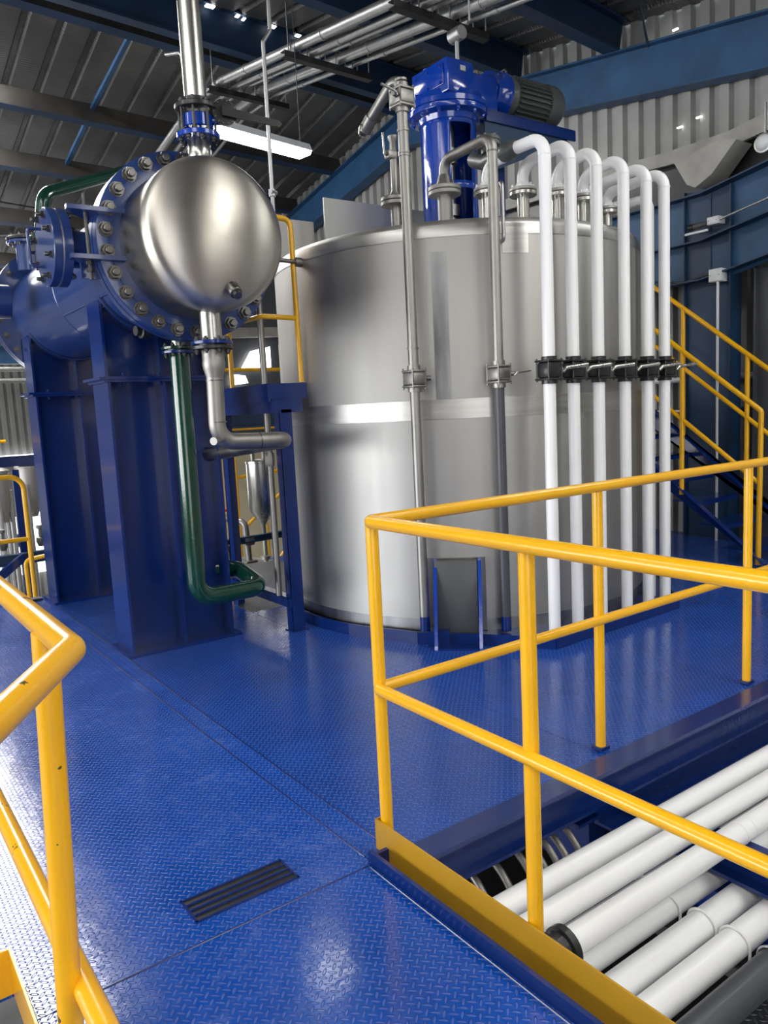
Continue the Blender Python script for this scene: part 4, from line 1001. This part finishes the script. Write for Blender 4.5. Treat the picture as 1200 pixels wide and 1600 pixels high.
# ================================================================== BACKGROUND BETWEEN STANDS AND TANK
t = thing('hopper_tank', 'small stainless hopper tank with conical bottom seen below the raised platform', 'tank', (4.0, 8.0, 0))
MB().lathe((4.0, 8.0, .03), (0, 0, 1), [(0, .03), (.18, .032), (.36, .155), (.90, .155), (.905, .162), (.925, .162), (.93, .15), (.95, 0)], 40).build('shell', 'bright', t)
MB().lathe((4.0, 8.0, -.4), (0, 0, 1), [(0, .05), (.02, .05), (.1, .03), (.2, .03), (.21, .06), (.25, .06), (.26, .03), (.43, .03)], 20).build('outlet', 'pipe', t)
for dx in (-.08, .06): MB().cyl((4 + dx, 8.0, .95), (4 + dx, 8, 1.15), .025, 12).build('lid_stub', 'pipe', t)
MB().ibeam((2.6, 7.5, .14), (5.2, 7.65, .16), .06, .07).build('low_beam', 'navy', label='dark steel beam crossing in front of the hopper outlet', cat='beam')
t = thing('tap_valve', 'grey pipe elbow with a red handle near the hopper', 'valve', (3.5, 7.6, 0))
MB().tube([(3.35, 7.9, .36), (3.50, 7.8, .36), (3.58, 7.6, .33), (3.60, 7.6, -.1)], .035, .07, 14).build('pipe', 'pipe', t)
MB().cyl((3.34, 7.9, .44), (3.50, 7.82, .46), .016, 10).build('handle', 'red', t)
MB().box((3.60, 7.6, .13), (.12, .12, .1), bev=.02).build('body', 'pipe', t)
MB().box((3.60, 7.6, -.1), (.14, .14, .03), bev=.01).build('flange', 'pipe', t)
t = thing('dark_valve', 'dark flanged valve beside the stand behind the green pipe', 'valve', (3.2, 7.2, -.3))
MB().lathe((3.25, 7.3, -.4), (0, 0, 1), [(0, .06), (.05, .06), (.06, .03), (.3, .03), (.31, .07), (.36, .07), (.37, .03), (.5, .03), (.52, .06), (.56, .06)], 20).build('body', 'black', t)
struct('wall_1', MB().b(4.2, 7.6, 13.0, 13.1, -3.3, 1.15), 'cream')
struct('floor', MB().b(2.7, 5.3, 7.25, 8.4, -.75, -.70), 'dark_tread')
t = thing('dished_lid', 'domed stainless vessel top behind the tread plate', 'lid', (3.9, 7.9, -.7))
MB().lathe((3.95, 8.9, -.55), (0, 0, 1), [(0, .75), (.1, .7), (.18, .5), (.24, .2), (.25, 0)], 48).build('dome', 'steel', t)
g = thing('background_rail', 'yellow pipe railings far behind, below the raised platform', 'guardrail', (5, 11, -.5))
for pts in ([(3.6, 10, 1.3), (5.9, 10.2, 1.3)], [(4.62, 10, -1.5), (4.62, 10, .9), (4.55, 10, 1.6)], [(4.62, 10, .62), (5.4, 10.1, .66)], [(5.05, 10, -1.5), (5.05, 10, .5)], [(5.0, 10, -.9), (5.9, 10, .2)], [(5.5, 10, -1.5), (5.5, 10, .35)], [(4.7, 10, -.1), (5.9, 10, .75)], [(4.4, 10.0, -.2), (4.4, 10, 1.3)]):
    MB().tube(pts, .026, .08, 10).build('rail', 'yellow', g)
g = thing('background_rail', 'yellow horizontal rail far behind at the height of the raised platform', 'guardrail', (4, 9, 1.7))
MB().cyl((2.6, 7.5, 1.95), (5.0, 7.6, 1.95), .02, 10).build('rail', 'yellow', g)
MB().cyl((3.2, 7.5, 1.3), (3.2, 7.5, 1.95), .02, 10).build('post', 'yellow', g)
t = thing('finned_motor', 'dark ribbed motor standing far behind the platform rail', 'motor', (3.35, 7.6, 1.7))
mb = MB(); mb.cyl((3.40, 7.95, 1.55), (3.40, 7.95, 2.15), .16, 24)
for k in range(20):
    a = 2 * PI * k / 20; mb.bar((3.40 + .17 * math.cos(a), 7.95 + .17 * math.sin(a), 1.6), (3.40 + .17 * math.cos(a), 7.95 + .17 * math.sin(a), 2.05), .012, .04, up=(math.cos(a), math.sin(a), 0))
mb.build('body', 'motor', t)
MB().cyl((3.40, 7.95, 2.15), (3.40, 7.95, 2.30), .19, 24, bev=.02).build('cap', 'motor', t)
# low roof with skylights far behind
struct('wall_2', MB().b(5.0, 7.6, 12.6, 12.7, 1.15, 4.9), 'darkgrey')
struct('window_7', MB().prism([(6.05, 12.5, 2.30), (6.62, 12.5, 2.32), (6.62, 12.5, 2.68), (6.25, 12.5, 2.60)], (0, .05, 0)), 'sky_near')
struct('window_8', MB().prism([(5.85, 12.5, 2.02), (6.15, 12.5, 2.05), (6.10, 12.5, 2.18), (5.88, 12.5, 2.2)], (0, .05, 0)), 'sky_near')
for z in (1.75, 2.85): MB().ibeam((5.0, 12.3, z), (7.5, 12.4, z + .1), .12, .16).build('far_beam', 'beige', label='pale beam far behind the platform rail, %s one' % ('lower' if z < 2 else 'upper'), cat='beam')

# ================================================================== BACKGROUND, FAR LEFT
struct('trim_2', MB().b(-2.0, 2.4, 10.4, 10.5, -.9, -.75).b(-2, 2.4, 13.2, 13.3, -.4, -.2), 'blue')
def far_tank(x, y, r, z0, z1, lab):
    t = thing('far_tank', lab, 'tank', (x, y, z0), 'stainless tanks in the far left background')
    MB().lathe((x, y, z0), (0, 0, 1), [(0, .05), (.25, r), (z1 - z0, r), (z1 - z0 + .001, r + .02), (z1 - z0 + .03, r + .02), (z1 - z0 + .08, 0)], 40).build('shell', 'steel', t)
    for a in (0, 2.1, 4.2): MB().cyl((x + r * math.cos(a), y + r * math.sin(a), z0 - 1.2), (x + r * math.cos(a), y + r * math.sin(a), z0 + .4), .03, 8).build('leg', 'galv', t)
far_tank(1.95, 10.0, .14, .40, .98, 'stainless tank far left, directly beside the far blue stand')
far_tank(1.98, 11.6, .15, .25, .95, 'slim stainless tank far left, second one out from the blue stand')
far_tank(1.72, 10.6, .10, .30, .92, 'thin stainless tank far left below the swan-necked pipe')
far_tank(1.90, 13.0, .16, .1, .9, 'stainless tank far left, at the frame edge')
MB().ibeam((-2, 9.8, 1.08), (2.6, 9.9, 1.08), .1, .12).build('far_beam', 'blue', label='blue beam over the small far left tanks', cat='beam')
MB().ibeam((-2, 9.2, .02), (2.4, 9.3, .02), .1, .12).build('far_beam', 'navy', label='dark beam under the small far left tanks', cat='beam')
for x, lab in ((1.35, 'outer thin blue post of the far left tank frame'), (1.66, 'inner thin blue post of the far left tank frame')):
    MB().b(x, x + .07, 9.4, 9.47, -3.3, 1.0).build('frame_post', 'blue', label=lab, cat='post')
for k, (x, z) in enumerate(((1.5, .2), (1.75, .12), (1.9, .2))):
    MB().lathe((x, 9.5, z - .1), (0, 0, 1), [(0, .03), (.05, .05), (.10, .05), (.12, .02), (.2, .02), (.21, .04), (.24, .04)], 14).build('small_valve', 'pipe', label='small valve under the far left tanks, %s from the left' % ('first', 'second', 'third')[k], cat='valve', group='far left valves')
t = thing('swan_pipe', 'small curved steel pipe with a dark valve on top of the far left tanks', 'pipe', (1.6, 9.6, 1.0))
MB().tube([(1.62, 10, 1.03), (1.62, 10, 1.25), (1.45, 10, 1.35), (1.42, 10, 1.05)], .03, .06, 12).build('pipe', 'bright', t)
MB().cyl((1.42, 10, .98), (1.42, 10, 1.1), .05, 12).build('valve', 'black', t)
g = thing('background_rail', 'yellow railing around the perforated platform at the far left', 'guardrail', (1.6, 8.4, 0))
MB().tube([(1.55, 8.6, -1.2), (1.55, 8.6, .10), (2.1, 8.5, .17)], .022, .06, 10).build('rail', 'yellow', g)
MB().tube([(.4, 8.5, -1.0), (1.55, 8.6, -.45), (2.4, 8.6, -.10)], .022, .02, 10).build('rail', 'yellow', g)
MB().tube([(1.5, 8.6, -1.05), (2.4, 8.6, -.5)], .02, 0, 10).build('rail', 'yellow', g)
MB().cyl((-1.0, 15, 1.22), (2.6, 15, 1.25), .03, 10).build('rail', 'yellow', g)
struct('floor', MB().b(1.35, 2.6, 8.2, 9.4, -.75, -.72), 'pale_tread')
MB().bar((.2, 8.9, -.9), (1.6, 8.9, .1), .08, .08).build('brace', 'blue', label='blue diagonal brace far left beyond the deck rail', cat='brace')
MB().b(.6, .72, 8.6, 8.72, -3.3, .35).b(.5, .85, 8.55, 8.8, .35, .5).build('steel_column', 'blue', label='slim blue column far left beyond the deck rail', cat='column')
MB().bar((-.6, 19, 1.3), (3.4, 19, 3.1), .16, .16).build('brace', 'blue', label='blue diagonal wall brace high in the far left background', cat='brace')
MB().ibeam((-4, 14, 2.62), (3.6, 14.4, 2.7), .2, .3).build('crane_beam', 'navy_mid', label='blue beam under the far roof at the left edge', cat='beam')
for z, lab in ((2.35, 'upper white pipe under the far roof at the left edge'), (2.18, 'lower white pipe under the far roof at the left edge')):
    MB().cyl((-3, 12.6, z), (3.0, 12.9, z), .035, 10).build('far_pipe', 'galv', label=lab, cat='pipe')
# gaps of daylight at the ridge and pin holes in the wall sheet
for x, y, z, w in ((3.99, 8.39, 5.95, .05), (4.34, 8.43, 5.95, .02), (4.43, 8.46, 5.95, .015), (4.80, 8.47, 5.96, .04), (5.18, 8.53, 5.97, .03), (7.64, 5.07, 5.216, .012), (7.64, 4.80, 4.27, .012), (7.64, 5.02, 4.24, .012)): struct('window_9', MB().b(x - w, x + w, y - .03, y + .03, z - .012, z), 'sky_near')
# added strip lights out of view, to brighten the rails and stairs
for x, y, z, lab in ((6.2, 1.1, 4.1, 'added unseen fluorescent strip light high over the right-hand deck'), (5.5, 2.2, 4.3, 'added unseen fluorescent strip light high over the outermost white pipes'), (4.6, -1.8, 3.5, 'added unseen fluorescent strip light high behind the pipe rack'), (-1.5, 4.2, 4.3, 'added unseen fluorescent strip light high over the left-hand deck')):
    t = thing('ceiling_light', lab, 'light', (x, y, z))
    MB().b(x - .6, x + .6, y - .1, y + .1, z, z + .06).build('housing', 'boxwhite', t)
    MB().b(x - .58, x + .58, y - .08, y + .08, z - .025, z - .002).build('diffuser', 'lamp', t)
    for k in (-.5, .5): MB().cyl((x + k, y, z + .06), (x + k, y, roof_z(y) + .3), .003, 6).build('wire', 'darkmetal', t)
